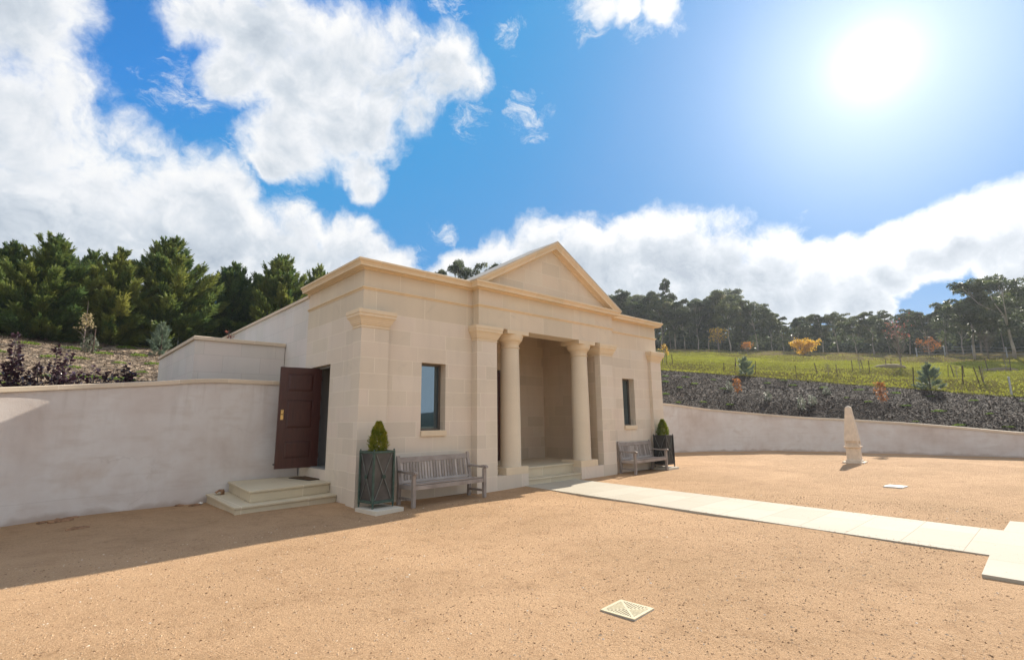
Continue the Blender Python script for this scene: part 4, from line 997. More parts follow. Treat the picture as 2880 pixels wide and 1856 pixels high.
# ------------------------------------------------------------------ bits of bark by the left wall
def bark_bit(loc, rz, l, wd, h, label, tilt=0.0):
    m_ = MB(); n = 7; vs = []
    for i in range(n):
        t = i/(n-1); ww = wd*(0.5+0.5*math.sin(t*math.pi)**0.6)*(0.8+0.4*random.random()); x = (t-0.5)*l
        arch = h*(0.5+0.5*math.sin(t*math.pi))*(0.8+0.4*random.random())
        yo = random.uniform(-0.1, 0.1)*wd
        for k in range(5):
            a_ = -1+k*0.5; vs.append((x+random.uniform(-.01,.01), yo+a_*ww/2, arch*(1-a_*a_)+0.004))
    vs2 = [(x, y, max(0.0, z-0.012)) for x, y, z in vs]
    fs = [(i*5+k, (i+1)*5+k, (i+1)*5+k+1, i*5+k+1) for i in range(n-1) for k in range(4)]
    N_ = len(vs); fs2 = [tuple(j+N_ for j in reversed(f)) for f in fs]
    rim = [i*5 for i in range(n)]+[(n-1)*5+k for k in range(1, 5)]+[i*5+4 for i in range(n-2, -1, -1)]+[k for k in range(3, 0, -1)]
    fs3 = [(rim[i], rim[(i+1) % len(rim)], rim[(i+1) % len(rim)]+N_, rim[i]+N_) for i in range(len(rim))]
    m_.add(vs+vs2, fs+fs2+fs3)
    o = link('bark_piece', m_.mesh('bark_piece', smooth=True), M['barkbit']); o.location = loc; o.rotation_euler = (tilt, 0, rz)
    tagset(o, label, 'bark', 'dry bark and leaf litter by the left wall')
bark_bit((-4.15, 2.35, 0.0), 0.2, 0.34, 0.11, 0.06, 'larger curled bark piece lying close to the left wall foot')
bark_bit((-3.98, 1.27, 0.0), 0.3, 0.30, 0.10, 0.05, 'pale bark piece out on the shaded gravel, away from the wall')
bark_bit((-4.02, 2.66, 0.0), 0.1, 0.22, 0.07, 0.03, 'thin dark bark sliver touching the left wall foot')
bark_bit((-4.40, 2.42, 0.0), 0.5, 0.14, 0.07, 0.03, 'short dark bark scrap left of the larger curled piece')
bark_bit((-2.15, 2.62, 0.0), 0.5, 0.26, 0.09, 0.03, 'brown leaf litter scrap left of the stone steps')
bark_bit((-2.38, 2.80, 0.0), -0.2, 0.16, 0.06, 0.03, 'small brown bark scrap at the wall just left of the steps')
bark_bit((-1.72, 2.62, 0.17), 1.3, 0.20, 0.20, 0.12, 'orange brown split timber chunk wedged on the lower step beside the wall', 0.5)
o = link('white_pebble', MB().lathe([(0.02,0),(0.05,0.012),(0.045,0.03),(0.015,0.042)],0,0,9).mesh('white_pebble', smooth=True), M['plate']); o.location = (-2.02, 2.72, 0.0)
tagset(o, 'white pebble lying at the wall beside the lower step', 'pebble')
# ------------------------------------------------------------------ vegetation builders
def conifer_proto(name, label, h, rad, m, group, nb=110, dens=1.0, sp=0.42, seed=1, cat='tree', wdt=0.045):
    rs = np.random.default_rng(seed)
    t_ = thing(name, label, cat, (0, 0, -50), 0, group)
    part('trunk', MB().tube([(0,0,-0.4),(0.03,0,h*0.4),(0,0.02,h*0.93)], [h*0.028, h*0.02, h*0.004], 7), M['bark'], t_)
    VV = []; RN = []
    lead = [(0, 0, 1.0)]+[(rs.normal()*0.10*rad, rs.normal()*0.10*rad, 0.86+0.1*rs.random()) for _ in range(2)]
    for b in range(nb):
        f = (b+rs.random())/nb
        ld = lead[b % 3] if f > 0.55 else lead[0]
        z0 = h*ld[2]*(0.0+0.95*f**1.02)
        R_ = rad*np.interp(f, [0,.06,.18,.35,.55,.75,.9,1], [.83,.97,1.0,.85,.58,.33,.14,.02])*(0.60+0.62*rs.random()**1.5)
        th = b*2.39996+rs.normal()*0.3
        rise = np.interp(f, [0,.12,.35,.7,1], [0.05,0.35,0.75,1.25,2.2])*(0.8+0.4*rs.random())
        tipv = np.array([math.cos(th)*R_, math.sin(th)*R_, R_*rise])
        n = int(max(14, 130*dens*(R_/rad)**0.75))
        s = 0.15+0.85*rs.random(n)**0.58
        P = np.array([ld[0]*f,ld[1]*f,z0])+tipv[None]*s[:,None]
        P[:,2] -= 0.16*R_*np.sin(s*3.14)
        side = np.array([-math.sin(th), math.cos(th), 0.0])
        wv = (1.04-s)*0.27*R_*rs.normal(size=n)*0.7
        P += side[None]*wv[:,None]; P[:,2] += rs.normal(size=n)*0.05*R_
        d0 = unit(unit(tipv)[None]+np.array([0,0,0.35])+side[None]*(np.sign(wv)*0.45)[:,None]+rs.normal(size=(n,3))*0.20)
        L = sp*(0.5+0.8*rs.random(n))*(0.7+0.3*R_/rad)
        rb = np.clip(rs.normal(0.42,0.22)+rs.normal(size=n)*0.14+0.30*(s-0.6), 0, 1)  # tips paler, inner sprays darker: sunlit tips put into the leaf colour
        for j in range(6):
            k = (j-2.5)
            sd = unit(np.cross(d0, rs.normal(size=(n,3))))
            VV.append(blades(P+d0*(L*0.16*j)[:,None], d0+sd*(0.55 if j % 2 else -0.55)*(1-0.12*j), L*(0.75-0.07*j), wdt*(0.7+0.6*rs.random(n)), tip=0.42)); RN.append(rb)
    leafpart('crown', VV, m, t_, np.concatenate(RN))
    return t_
def at(a, d, dz=0.0):
    p = ground_at(a, d); return Vector((p.x, p.y, p.z+dz))
def place(proto, used, loc, rz, label, group, scale):
    if not used[0]:
        used[0] = True; proto.location = loc; proto.rotation_euler = (0, 0, rz); proto.scale = scale if isinstance(scale, tuple) else (scale,)*3
        proto['label'] = label
        if group: proto['group'] = group
        return proto
    return dup(proto, loc, rz, label, group, scale)

# ---- the cypress hedge on the left bank: one tree per crown one can tell apart
GC = 'dense dark green cypresses along the top of the left bank'
cy = [conifer_proto('cypress_tree', 'cypress', 5.0, 1.68, M['cyp'], GC, 180, 1.35, 0.32, 20+i, wdt=0.034) for i in range(4)]
cyu = [[False] for _ in cy]
# azimuth, distance, tan of top elevation, width factor, label
CYP = [(-6.2, 29.5, .262, 1.0, 'cypress cut off by the left edge of the picture'),
 (-3.4, 28.6, .266, 1.0, 'leftmost whole cypress of the row, pointed top, behind the purple shrubs'),
 (-0.95, 28.2, .286, 1.15, 'tall double topped cypress above the tall dark purple shrubs, second in the row'),
 (1.75, 30.5, .272, 0.85, 'narrow cypress standing further back behind the yellow flowering sapling'),
 (3.7, 28.8, .284, 1.05, 'rounded cypress between the yellow sapling and the blue green cedar'),
 (7.55, 29.6, .317, 1.15, 'largest cypress, broad and olive tipped, behind the small blue green cedar'),
 (10.6, 33.0, .235, 0.9, 'low dark cypress showing in the gap right of the largest cypress'),
 (13.0, 31.5, .285, 1.05, 'dark green cypress above the corner of the square block enclosure'),
 (15.3, 34.0, .270, 1.0, 'shaded cypress behind the block enclosure between two taller cypresses'),
 (17.5, 31.5, .313, 1.10, 'tall cypress rising left of the pavilion cornice'),
 (20.9, 33.0, .297, 0.95, 'cypress top just showing above the pavilion side cornice'),
 (24.0, 33.5, .270, 1.0, 'cypress mostly hidden behind the pavilion roof')]
for i, (a, d, tn, wf, lab) in enumerate(CYP):
    p = at(a, d); top = CZ+d*tn; s = (top-p.z)/5.05
    place(cy[i % 4], cyu[i % 4], p, i*1.7, lab, GC, (s*wf, s*wf, s))

# ---- gum trees: tall pale trunks, limbs, leaf clusters like loose umbrellas
def gum_proto(seed, h, spread, low, nclus, lab, group):
    rs = np.random.default_rng(seed); rd = random.Random(seed)
    t_ = thing('gum_tree', lab, 'tree', (0, 0, -80), 0, group)
    tr = MB(); ends = []
    nt = rd.choice((1, 1, 2))
    for q in range(nt):
        lean = rd.uniform(-.08,.08), rd.uniform(-.08,.08)
        b = Vector((rd.uniform(-.2,.2)*q, rd.uniform(-.2,.2)*q, -0.5)); pts = [b]; z = 0
        fork = h*rd.uniform(0.38, 0.55)
        for k in range(1, 5):
            pts.append(b+Vector((lean[0]*fork*k/4+rd.uniform(-.12,.12), lean[1]*fork*k/4+rd.uniform(-.12,.12), fork*k/4+0.5)))
        r0 = h*rd.uniform(0.007, 0.0115); tr.tube(pts, [r0*(1.15-0.13*k) for k in range(5)], 6)
        for l in range(rd.randint(3, 5)):
            th = rd.uniform(0, 6.28); s_ = spread*rd.uniform(0.25, 0.9); zt = h*rd.uniform(0.62, 0.93)
            p0 = pts[-1] if l < 3 else pts[-2]
            e = Vector((p0.x+math.cos(th)*s_, p0.y+math.sin(th)*s_, zt)); md = p0.lerp(e, 0.5)+Vector((math.cos(th)*s_*0.12, math.sin(th)*s_*0.12, -h*0.02))
            tr.tube([p0, md, e], [r0*0.5, r0*0.36, r0*0.14], 5); ends.append(e)
            for w_ in range(3):
                e2 = e+Vector((rd.uniform(-1,1), rd.uniform(-1,1), rd.uniform(-.2,.55)))*spread*0.34
                tr.tube([md.lerp(e, 0.55), e.lerp(e2, 0.5)+Vector((0,0,.1)), e2], [r0*0.22, r0*0.15, r0*0.06], 4); ends.append(e2)
    part('trunk', tr, M['gumbark'], t_, smooth=True)
    VV = []; RN = []
    cl = [(e, spread*rd.uniform(0.16, 0.30)) for e in ends]
    for k in range(nclus*2+8):
        th = rd.uniform(0, 6.28); q_ = math.sqrt(rd.random()); rr = spread*q_*0.92
        zt = 0.95-0.30*q_**2.2
        cl.append((Vector((math.cos(th)*rr, math.sin(th)*rr, h*(low+(zt-low)*rd.random()**0.6))), spread*rd.uniform(0.14, 0.27)))
    for c, r in cl:
        n = int(300*(r/(spread*0.25))**1.6)
        u = unit(rs.normal(size=(n,3))); u[:,2] = np.abs(u[:,2])*1.0-0.25*rs.random(n)
        q = u*(0.55+0.45*rs.random(n)**0.5)[:,None]*np.array([r, r, r*0.72])
        P = np.array(c)+q
        Dr = rs.normal(size=(n,3))*0.7+np.array([0,0,-0.55])+u*0.5
        VV.append(blades(P, Dr, 0.20+0.18*rs.random(n), 0.085+0.05*rs.random(n), tip=0.45))
        RN.append(np.clip(rs.normal(0.45,0.22)+0.13*rs.normal(size=n)+0.10*q[:,2]/r, 0, 1))
    leafpart('crown', VV, M['gum'], t_, np.concatenate(RN))
    return t_
GG = 'tall gum trees of the forest beyond the paddock'
gums = [gum_proto(40+i, 11.0, [2.6,3.1,2.3,3.4,2.8,2.2][i], [.22,.34,.16,.28,.5,.20][i], [20,17,22,19,9,24][i], 'gum', GG) for i in range(6)]
gu = [[False] for _ in gums]
LABF = 'tall grey green gum tree in the front row of the forest beyond the paddock'
LABB = 'gum tree deep in the forest, mostly hidden by the front row'
def tree_at(k, a, d, tn, lab, wf=1.0, rz=0.0):
    p = at(a, d); top = CZ+d*tn; s = max(0.35, (top-p.z)/11.0)
    return place(gums[k], gu[k], p-Vector((0,0,0.2)), rz, lab, GG, (s*wf, s*wf, s))
# skyline read off the photograph: azimuth -> tan of the top
SKY = np.array([(44,.25),(54,.258),(57.2,.257),(58.4,.247),(59.5,.25),(61,.234),(63,.24),(65.2,.246),(67.2,.241),(68.9,.223),(70.3,.191),(71.3,.183),(73.3,.184),(74.4,.178),(76.4,.181),(77.5,.172),(78.7,.178),(79.7,.165),(80.9,.178),(83,.171),(84,.17),(85,.180),(88,.185),(100,.185)])
rf_ = random.Random(5); cnt = 0
a = 50.5
while a < 97:
    tn = float(np.interp(a, SKY[:,0], SKY[:,1]))*rf_.uniform(0.90, 1.0)
    tree_at(cnt % 6, a, 80+rf_.uniform(0, 5), tn, LABF, rf_.uniform(0.85, 1.15), rf_.uniform(0, 6)); cnt += 1
    a += rf_.uniform(0.95, 1.45)
a = 49.0
while a < 99:
    tn = float(np.interp(a, SKY[:,0], SKY[:,1]))*rf_.uniform(0.86, 0.99)
    tree_at(cnt % 6, a, 91+rf_.uniform(0, 8), tn, LABB, rf_.uniform(0.9, 1.25), rf_.uniform(0, 6)); cnt += 1
    a += rf_.uniform(0.95, 1.4)
a = 49.0
while a < 99:
    tn = float(np.interp(a, SKY[:,0], SKY[:,1]))*rf_.uniform(0.80, 0.97)
    tree_at(cnt % 6, a, 106+rf_.uniform(0, 14), tn, LABB, rf_.uniform(1.0, 1.4), rf_.uniform(0, 6)); cnt += 1
    a += rf_.uniform(1.2, 1.7)
# trees one can point to
tree_at(4, 60.2, 84, .270, 'tall thin gum whose open crown sticks up above the skyline right of the pediment', 0.50, 1.0)
tree_at(1, 39.3, 62, .333, 'gum tree whose crown tops show above the pavilion roof beside the pediment slope', 0.62, 0.4)
tree_at(3, 37.0, 62, .327, 'rounded gum crown in the middle of the group above the pavilion roof', 0.55, 2.4)
tree_at(0, 34.9, 62, .310, 'lowest gum crown, leftmost of the group above the pavilion roof', 0.6, 3.4)
tree_at(5, 41.2, 62, .333, 'gum crown partly hidden by the pediment slope', 0.6, 1.4)
tree_at(3, 87.6, 69, .203, 'largest gum tree, wide open crown with sky showing through, at the right edge', 1.35, 0.9)
tree_at(1, 85.2, 70, .192, 'spreading gum leaning left beside the largest gum tree', 1.2, 2.2)
# scrub under the trees: no one could count it
V = []; RN = []
for k in range(4200):
    a_ = rf_.uniform(49, 99); d_ = rf_.uniform(86, 128); p = at(a_, d_); n = 26; hh = rf_.uniform(1.0, 3.2) if d_ < 102 else (rf_.uniform(1.5, 4.8) if d_ < 118 else rf_.uniform(1.0, 2.6))
    q = np.clip(rng.normal(size=(n,3)), -1.3, 1.3)*np.array([0.9,0.9,0.32*hh])+np.array([p.x,p.y,p.z+hh*0.45])
    V.append(blades(q, rng.normal(size=(n,3))+np.array([0,0,.3]), 0.55, 0.30)); RN.append(np.clip(0.25+0.15*rng.normal(size=n), 0, 1))
o = leafpart('undergrowth', V, M['gum'], None, np.concatenate(RN)); o['kind'] = 'stuff'

# ---- young deciduous trees
def sapling(loc, label, h, cr, m, nleaf, shape='oval', bare=0.0, seed=0, tw=0.6, twm='twig', leaf=0.13, name='autumn_tree', group=None, cat='tree'):
    rd = random.Random(seed); rs = np.random.default_rng(seed)
    t_ = thing(name, label, cat, loc, rd.uniform(0, 6), group)
    tr = MB(); r0 = max(0.02, h*0.012)
    tr.tube([(0,0,-0.2),(0.01*h,0,h*0.4),(0,0.01*h,h*0.95)], [r0, r0*0.7, r0*0.15], 6)
    tips = []
    nb = int(16+h*5)
    for b in range(nb):
        f = 0.22+0.72*(b+rd.random())/nb if shape != 'round' else 0.03+0.88*(b+rd.random())/nb
        if shape == 'vase': rr = cr*np.interp(f, [0.2,0.5,0.8,1], [.5,.95,1,.5]); up = 1.5
        elif shape == 'column': rr = cr*np.interp(f, [0.1,0.3,0.8,1], [.6,1,.8,.3]); up = 1.6
        else: rr = cr*np.interp(f, [0.1,0.35,0.7,1], [.75,1,.8,.2]); up = 0.75
        th = b*2.4+rd.uniform(-.4,.4); rr *= rd.uniform(.7,1.1)
        p0 = Vector((0,0,h*f*0.72)); e = Vector((math.cos(th)*rr, math.sin(th)*rr, min(h, h*f*0.72+rr*up)))
        md = p0.lerp(e, .5)+Vector((0,0,-0.05*rr))
        tr.tube([p0, md, e], [r0*0.38, r0*0.25, r0*0.10], 4, False)
        for k in range(4):
            p1 = p0.lerp(e, rd.uniform(.4,.95)); e1 = p1+Vector((rd.uniform(-.5,.5)*rr, rd.uniform(-.5,.5)*rr, rd.uniform(.05,.5)*rr*up))
            tr.tube([p1, e1], [r0*0.16, r0*0.06], 3, False); tips += [p1.lerp(e1, .5), e1]
        tips.append(e)
    part('trunk', tr, M[twm], t_)
    if nleaf:
        tp = np.array([tuple(x) for x in tips]); k = rs.integers(0, len(tp), nleaf)
        if bare: k = np.array([i for i in k if tp[i,2] > bare*h])
        P = tp[k]+rs.normal(size=(len(k),3))*0.07*cr
        leafpart('crown', blades(P, rs.normal(size=(len(k),3))+np.array([0,0,-.2]), leaf*(0.7+0.6*rs.random(len(k))), leaf*0.75, tip=0.5), m, t_)
    return t_
sapling(at(65.0, 72), 'half bare tree with yellow leaves at its crown top, on the crest before the forest', 4.3, 1.35, M['yellow'], 420, 'oval', 0.30, 3, leaf=0.17)
sapling(at(72.95, 71), 'round bright yellow tree low on the crest line of the paddock', 2.0, 1.45, M['yellow'], 1700, 'round', 0, 4, leaf=0.19)
sapling(at(82.4, 70), 'round rusty orange tree low on the crest line, half bare', 2.1, 1.25, M['orange'], 300, 'round', 0, 5, leaf=0.15)
sapling(at(67.75, 69), 'small orange yellow sapling on the crest right of the half bare tree', 2.0, 0.75, M['orange'], 300, 'oval', .25, 6, leaf=0.15)
sapling(at(80.3, 51), 'tall vase shaped bare tree with pinkish twig tips on the paddock', 3.9, 0.95, M['pinkleaf'], 170, 'vase', 0.62, 7, leaf=0.12)
sapling(at(86.1, 70), 'bare grey tree in front of the largest gum tree', 3.4, 1.1, None, 0, 'vase', 0, 8)
sapling(at(72.0, 77), 'thin bare trunked sapling at the forest edge left of the yellow tree', 2.9, 0.6, None, 0, 'vase', 0, 9, twm='gumbark')
sapling(at(59.5, 43), 'slim yellowing sapling between stakes just right of the pavilion corner', 2.1, 0.42, M['yellow'], 110, 'oval', .3, 10, leaf=0.10)
sapling(at(66.53, 29.8), 'orange leaved column shaped sapling on the mulch, nearer the pavilion', 1.30, 0.20, M['orange'], 230, 'column', 0, 11, leaf=0.075)
sapling(at(78.54, 29.4), 'taller orange leaved column shaped sapling on the mulch behind the obelisk', 1.75, 0.24, M['orange'], 330, 'column', 0, 12, leaf=0.08)
# bare staked whips
for i, (a_, d_, hh) in enumerate(((74.65, 39.5, 1.0), (77.2, 46, 1.9), (83.95, 45, 1.2), (85.55, 39, 1.2), (87.0, 52, 1.5))):
    sapling(at(a_, d_), ['bare whip sapling in the leftmost stake group on the paddock', 'taller bare whip sapling in the second stake group', 'bare whip sapling in the stake group above the right mulch', 'bare whip sapling in the nearest stake group at the right', 'bare whip sapling on the earth mound at the far right'][i], hh, 0.35, None, 0, 'oval', 0, 30+i, name='whip_sapling', group='bare staked whips on the paddock')
# stakes
stk0 = thing('wooden_stake', 'stake', 'stake', (0,0,-60), 0, 'dark stakes round the young trees')
part('stake_shaft', MB().box(-0.035,0.035,-0.035,0.035,-0.3,1.25), M['rust'], stk0, bevel=0.004)
su = [False]
STK = [(59.25,41.5,1.2,'outer stake nearest the pavilion corner'),(59.65,42.3,1.25,'middle stake beside the slim yellowing sapling'),(60.3,41.5,1.2,'right stake beside the slim yellowing sapling'),
 (66.4,36.5,1.0,'stake left of the blue green conifer at the mulch edge'),(66.55,43.5,1.2,'stake behind the blue green conifer'),(68.3,36.6,1.45,'leaning stake right of the blue green conifer'),(65.35,36.6,1.0,'pale short stake at the top of the mulch'),
 (71.95,36.2,1.35,'lone stake at the mulch edge below the round yellow tree'),
 (73.75,39.4,1.25,'left stake of the leftmost stake group'),(75.35,39.4,1.25,'right stake of the leftmost stake group'),
 (76.6,45.7,1.35,'left stake of the second stake group'),(77.45,46.6,1.3,'middle stake of the second stake group'),(77.9,45.7,1.4,'right stake of the second stake group'),
 (79.2,50,1.3,'stake left of the vase shaped bare tree'),(79.55,51,1.2,'thin stake close to the vase shaped bare tree'),
 (80.95,36.2,1.7,'leaning stake left of the blue green conifer behind the obelisk'),
 (83.35,44.6,1.5,'left stake of the group above the right mulch'),(83.75,46,1.4,'middle stake of the group above the right mulch'),(84.4,45.5,1.4,'right stake of the group above the right mulch'),
 (84.25,38.4,1.6,'leaning stake of the nearest group at the right'),(85.25,38.8,1.5,'middle stake of the nearest group at the right'),(85.5,39.5,1.5,'right stake of the nearest group at the right'),
 (85.9,52,1.6,'left stake on the earth mound'),(87.25,52,1.6,'right stake on the earth mound')]
for i, (a_, d_, hh, lab) in enumerate(STK):
    o = place(stk0, su, at(a_, d_), i*0.7, 'dark wooden '+lab, 'dark stakes round the young trees', (0.55, 0.55, hh*0.62/1.25))
    o.rotation_euler = (0.10*math.sin(i*2.1), 0.13*math.sin(i*1.3+0.4), i*0.7)
gp = thing('fence_post', 'galvanised fence post standing at the mulch edge at the far right', 'post', at(87.05, 34.6), 0)
part('post_shaft', MB().tube([(0,0,-0.4),(0,0,0.84)], [0.04,0.04], 10), M['galv'], gp); part('post_cap', MB().lathe([(0.05,0.8405),(0.05,0.87),(0.02,0.89)],0,0,12), M['galv'], gp)
fw = thing('wire_fence', 'low post and wire fence on the crest before the forest at the right', 'fence', at(85.2, 74.5), 0)
fo = fw.location; fp = [at(a_, 74.5) for a_ in (81.5, 83.4, 85.2, 87.2, 89.5, 92)]
for p in fp: part('post', MB().tube([p-fo+Vector((0,0,-.3)), p-fo+Vector((0,0,1.35))], [0.06,0.06], 7), M['galv'], fw)
wm = MB()
for z in (0.5, 0.85, 1.2):
    for p, q in zip(fp, fp[1:]): wm.tube([p-fo+Vector((0,0,z)), q-fo+Vector((0,0,z))], [0.012,0.012], 4)
part('wire', wm, M['galv'], fw)
for a_, d_, lab in ((79.3, 50.5, 'low heap of earth under the vase shaped bare tree'), (86.52, 53, 'low heap of earth between the two far right stakes')):
    m_ = MB(); m_.lathe([(1.25,-0.2),(1.1,0.06),(0.7,0.22),(0.2,0.28)], 0, 0, 18); o = link('earth_mound', m_.mesh('earth_mound', smooth=True), M['earth']); o.location = at(a_, d_); tagset(o, lab, 'mound', 'earth mounds on the paddock')

# ---- small blue green conifers
for a_, d_, hh, rr, lab, sd in ((67.38,35.6,1.15,0.44,'feathery blue green conifer at the mulch edge nearer the pavilion',1),(82.06,35.0,1.4,0.55,'feathery blue green conifer at the mulch edge behind and right of the obelisk',2),(7.35,26.3,1.45,0.42,'small blue green cedar on the left bank before the largest cypress',3)):
    t_ = conifer_proto('blue_conifer', lab, 1.0, 0.36, M['bluecon'], 'small blue green conifers', 44, 0.34, 0.15, 70+sd, wdt=0.013)
    t_.location = at(a_, d_); t_.scale = (rr/0.36, rr/0.36, hh)

# ---- shrubs on the banks
def leafy_shrub(name, loc, label, stems, leaf, m, nper, group=None, seed=0):
    rd = random.Random(seed); rs = np.random.default_rng(seed+900)
    t_ = thing(name, label, 'shrub', loc, 0, group); tr = MB(); VV = []
    for (x, y, h, wd) in stems:
        e = Vector((x, y, h)); b = Vector((x*0.35, y*0.35, -0.2)); tr.tube([b, b.lerp(e, .55)+Vector((0,0,-.03)), e], [0.02, 0.015, 0.006], 5)
        s = 0.12+0.88*rs.random(nper)
        P = np.array(b)[None]*(1-s)[:,None]+np.array(e)[None]*s[:,None]
        th = rs.random(nper)*6.28; r = wd*(0.3+0.7*rs.random(nper))*np.interp(s, [0,.4,.85,1], [.7,1,.8,.35])
        P = P+np.stack([np.cos(th)*r, np.sin(th)*r, rs.normal(size=nper)*0.04], 1)
        Dr = np.stack([np.cos(th), np.sin(th), 0.35+rs.normal(size=nper)*0.4], 1)
        VV.append(blades(P, Dr, leaf*(0.7+0.6*rs.random(nper)), leaf*0.85, N=rs.normal(size=(nper,3))*0.6+np.array([0,0,1.0]), tip=0.5))
    part('stem', tr, M['twig'], t_); leafpart('foliage', VV, m, t_)
    return t_
GP = 'dark purple leaved shrubs on the left bank'
def bank(x, y, dz=0.0):
    a_, d_ = azd(x, y); return at(a_, d_, dz)
leafy_shrub('purple_shrub', bank(-5.15, 4.95), 'tall upright dark purple shrub nearest the left edge', [(0,0,1.25,.085),(.07,.1,.85,.085),(-.07,0,.7,.085)], 0.075, M['purple'], 240, GP, 1)
leafy_shrub('purple_shrub', bank(-4.62, 5.0), 'broad many stemmed dark purple shrub beside the tallest one', [(-.33,0,0.42,.08),(-.16,.05,.62,.08),(.13,0,1.02,.075),(.34,.1,.88,.07),(.22,-.1,.52,.08),(.40,-.1,.36,.08)], 0.075, M['purple'], 190, GP, 2)
leafy_shrub('purple_shrub', bank(-3.75, 7.0), 'low sprawling purple shrub above the garden wall coping', [(-.7,0,.32,.12),(-.35,.1,.45,.12),(0,0,.5,.12),(.4,.1,.5,.12),(.75,0,.42,.1)], 0.09, M['purple'], 120, GP, 3)
leafy_shrub('purple_shrub', bank(-3.1, 7.1), 'small thin purple shrub nearest the block enclosure', [(0,0,.6,.09),(.12,0,.4,.09)], 0.08, M['purple'], 130, GP, 4)
sapling(at(1.81, 25.4), 'slender sapling with pale yellow flower clusters before the cypresses', 2.1, 0.30, M['pale'], 170, 'oval', 0.40, 21, leaf=0.085, name='flowering_sapling')
leafy_shrub('pale_shrub', at(2.15, 25.2), 'small pale leaved shrub at the foot of the yellow flowering sapling', [(-.12,0,.5,.12),(.1,0,.65,.12),(.22,.1,.45,.12)], 0.09, M['silver'], 90, None, 5)
for i, (a_, d_, hh, lab) in enumerate(((65.75,31.2,.55,'grey green shrub beside the nearer orange sapling'),(69.2,30.4,.5,'pale grey green shrub on the mulch between the two orange saplings'),(73.05,30.0,.5,'pale flowering shrub on the mulch left of the obelisk top'),(72.1,29.4,.72,'largest pale shrub low on the mulch above the curved wall'),(74.3,32.0,.42,'small dark shrub high on the mulch left of the obelisk'))):
    leafy_shrub('mulch_shrub', at(a_, d_), lab, [(-.12,0,hh*.8,.13),(.05,.05,hh,.13),(.14,-.05,hh*.7,.13)], 0.075, M['silver'], 85, 'young shrubs on the right mulch bank', 10+i)
leafy_shrub('coping_seedling', (-1.35, 4.62, 3.70), 'tiny reddish plant on the block enclosure coping', [(0,0,.22,.05),(.06,0,.15,.05)], 0.06, M['pinkleaf'], 22, None, 40)
# thin markers on the left bank
for a_, d_, hh, lab, mm in ((2.52, 25.1, 0.95, 'thin dark stake on the left mulch bank', M['rust']), (8.68, 29.0, 0.9, 'thin pale post right of the small blue green cedar', M['galv'])):
    o = link('thin_post', MB().tube([(0,0,-.2),(0,0,hh)], [0.022,0.022], 6).mesh('thin_post'), mm); o.location = at(a_, d_); tagset(o, lab, 'post')

# ---- creeping ground cover clumps, one by one
def clump_mesh(seed):
    rs = np.random.default_rng(seed); n = 260
    th = rs.random(n)*6.28; r = np.sqrt(rs.random(n))*0.42
    P = np.stack([np.cos(th)*r*1.25, np.sin(th)*r, 0.16*(1-(r/0.42)**2)*rs.random(n)], 1)
    Dr = np.stack([np.cos(th)*0.8, np.sin(th)*0.8, 0.7+0.4*rs.random(n)], 1)+rs.normal(size=(n,3))*0.3
    V = blades(P, Dr, 0.10+0.08*rs.random(n), 0.035); return npmesh('ground_cover_plant', V, np.arange(len(V)).reshape(-1,4), rs.random(n))
CM = [clump_mesh(300+i) for i in range(4)]
for m_ in CM: m_.materials.append(M['cover'])
CLL = [(-1.71,25.6),(2.54,27.3),(4.89,27.6),(3.16,25.1),(5.85,25.5),(1.64,23.6),(4.46,23.4),(7.03,23.7),(1.11,22.1),(6.19,22.2),(-2.98,23.8),(-2.65,19.9),(5.64,21.5),(4.61,20.6),(0.74,28.0),(0.94,25.6),(-1.87,28.4),(-0.12,23.5),(0.23,20.2),(6.15,28.3),(2.4,20.5),(-2.57,17.7),(8.21,28.5),(9.6,27.5),(3.6,28.4)]
CLR = [(62.35,30.7),(64.16,32.6),(60.77,29.2),(63.03,28.0),(60.46,26.9),(59.31,27.7),(61.41,31.8),(69.29,34.1),(71.53,34.1),(59.36,31.0),(59.39,29.7),(70.74,35.0),(65.56,28.6),(65.03,31.1),(71.56,34.1),(74.13,33.9),(76.89,33.4),(79.52,32.8),(77.53,30.5),(80.1,30.3),(80.69,28.3),(82.39,29.8),(84.7,32.5),(85.57,29.6),(86.51,28.0),(87.52,32.7),(83.59,28.0),(81.93,32.8),(75.87,31.0)]
for lst, lab, grp in ((CLL, 'low bright green creeping plant on the brown left mulch bank', 'creeping plants on the left bank'), (CLR, 'low bright green creeping plant on the dark right mulch bank', 'creeping plants on the right bank')):
    for i, (a_, d_) in enumerate(lst):
        o = link('ground_cover_plant', CM[i % 4]); o.location = at(a_, d_, -0.02); o.rotation_euler = (0, 0, i*1.9)
        k = (0.50 if grp.endswith('left bank') else 0.36)*(0.7+0.6*rf_.random()); o.scale = (k*1.25, k, k); tagset(o, lab, 'plant', grp)

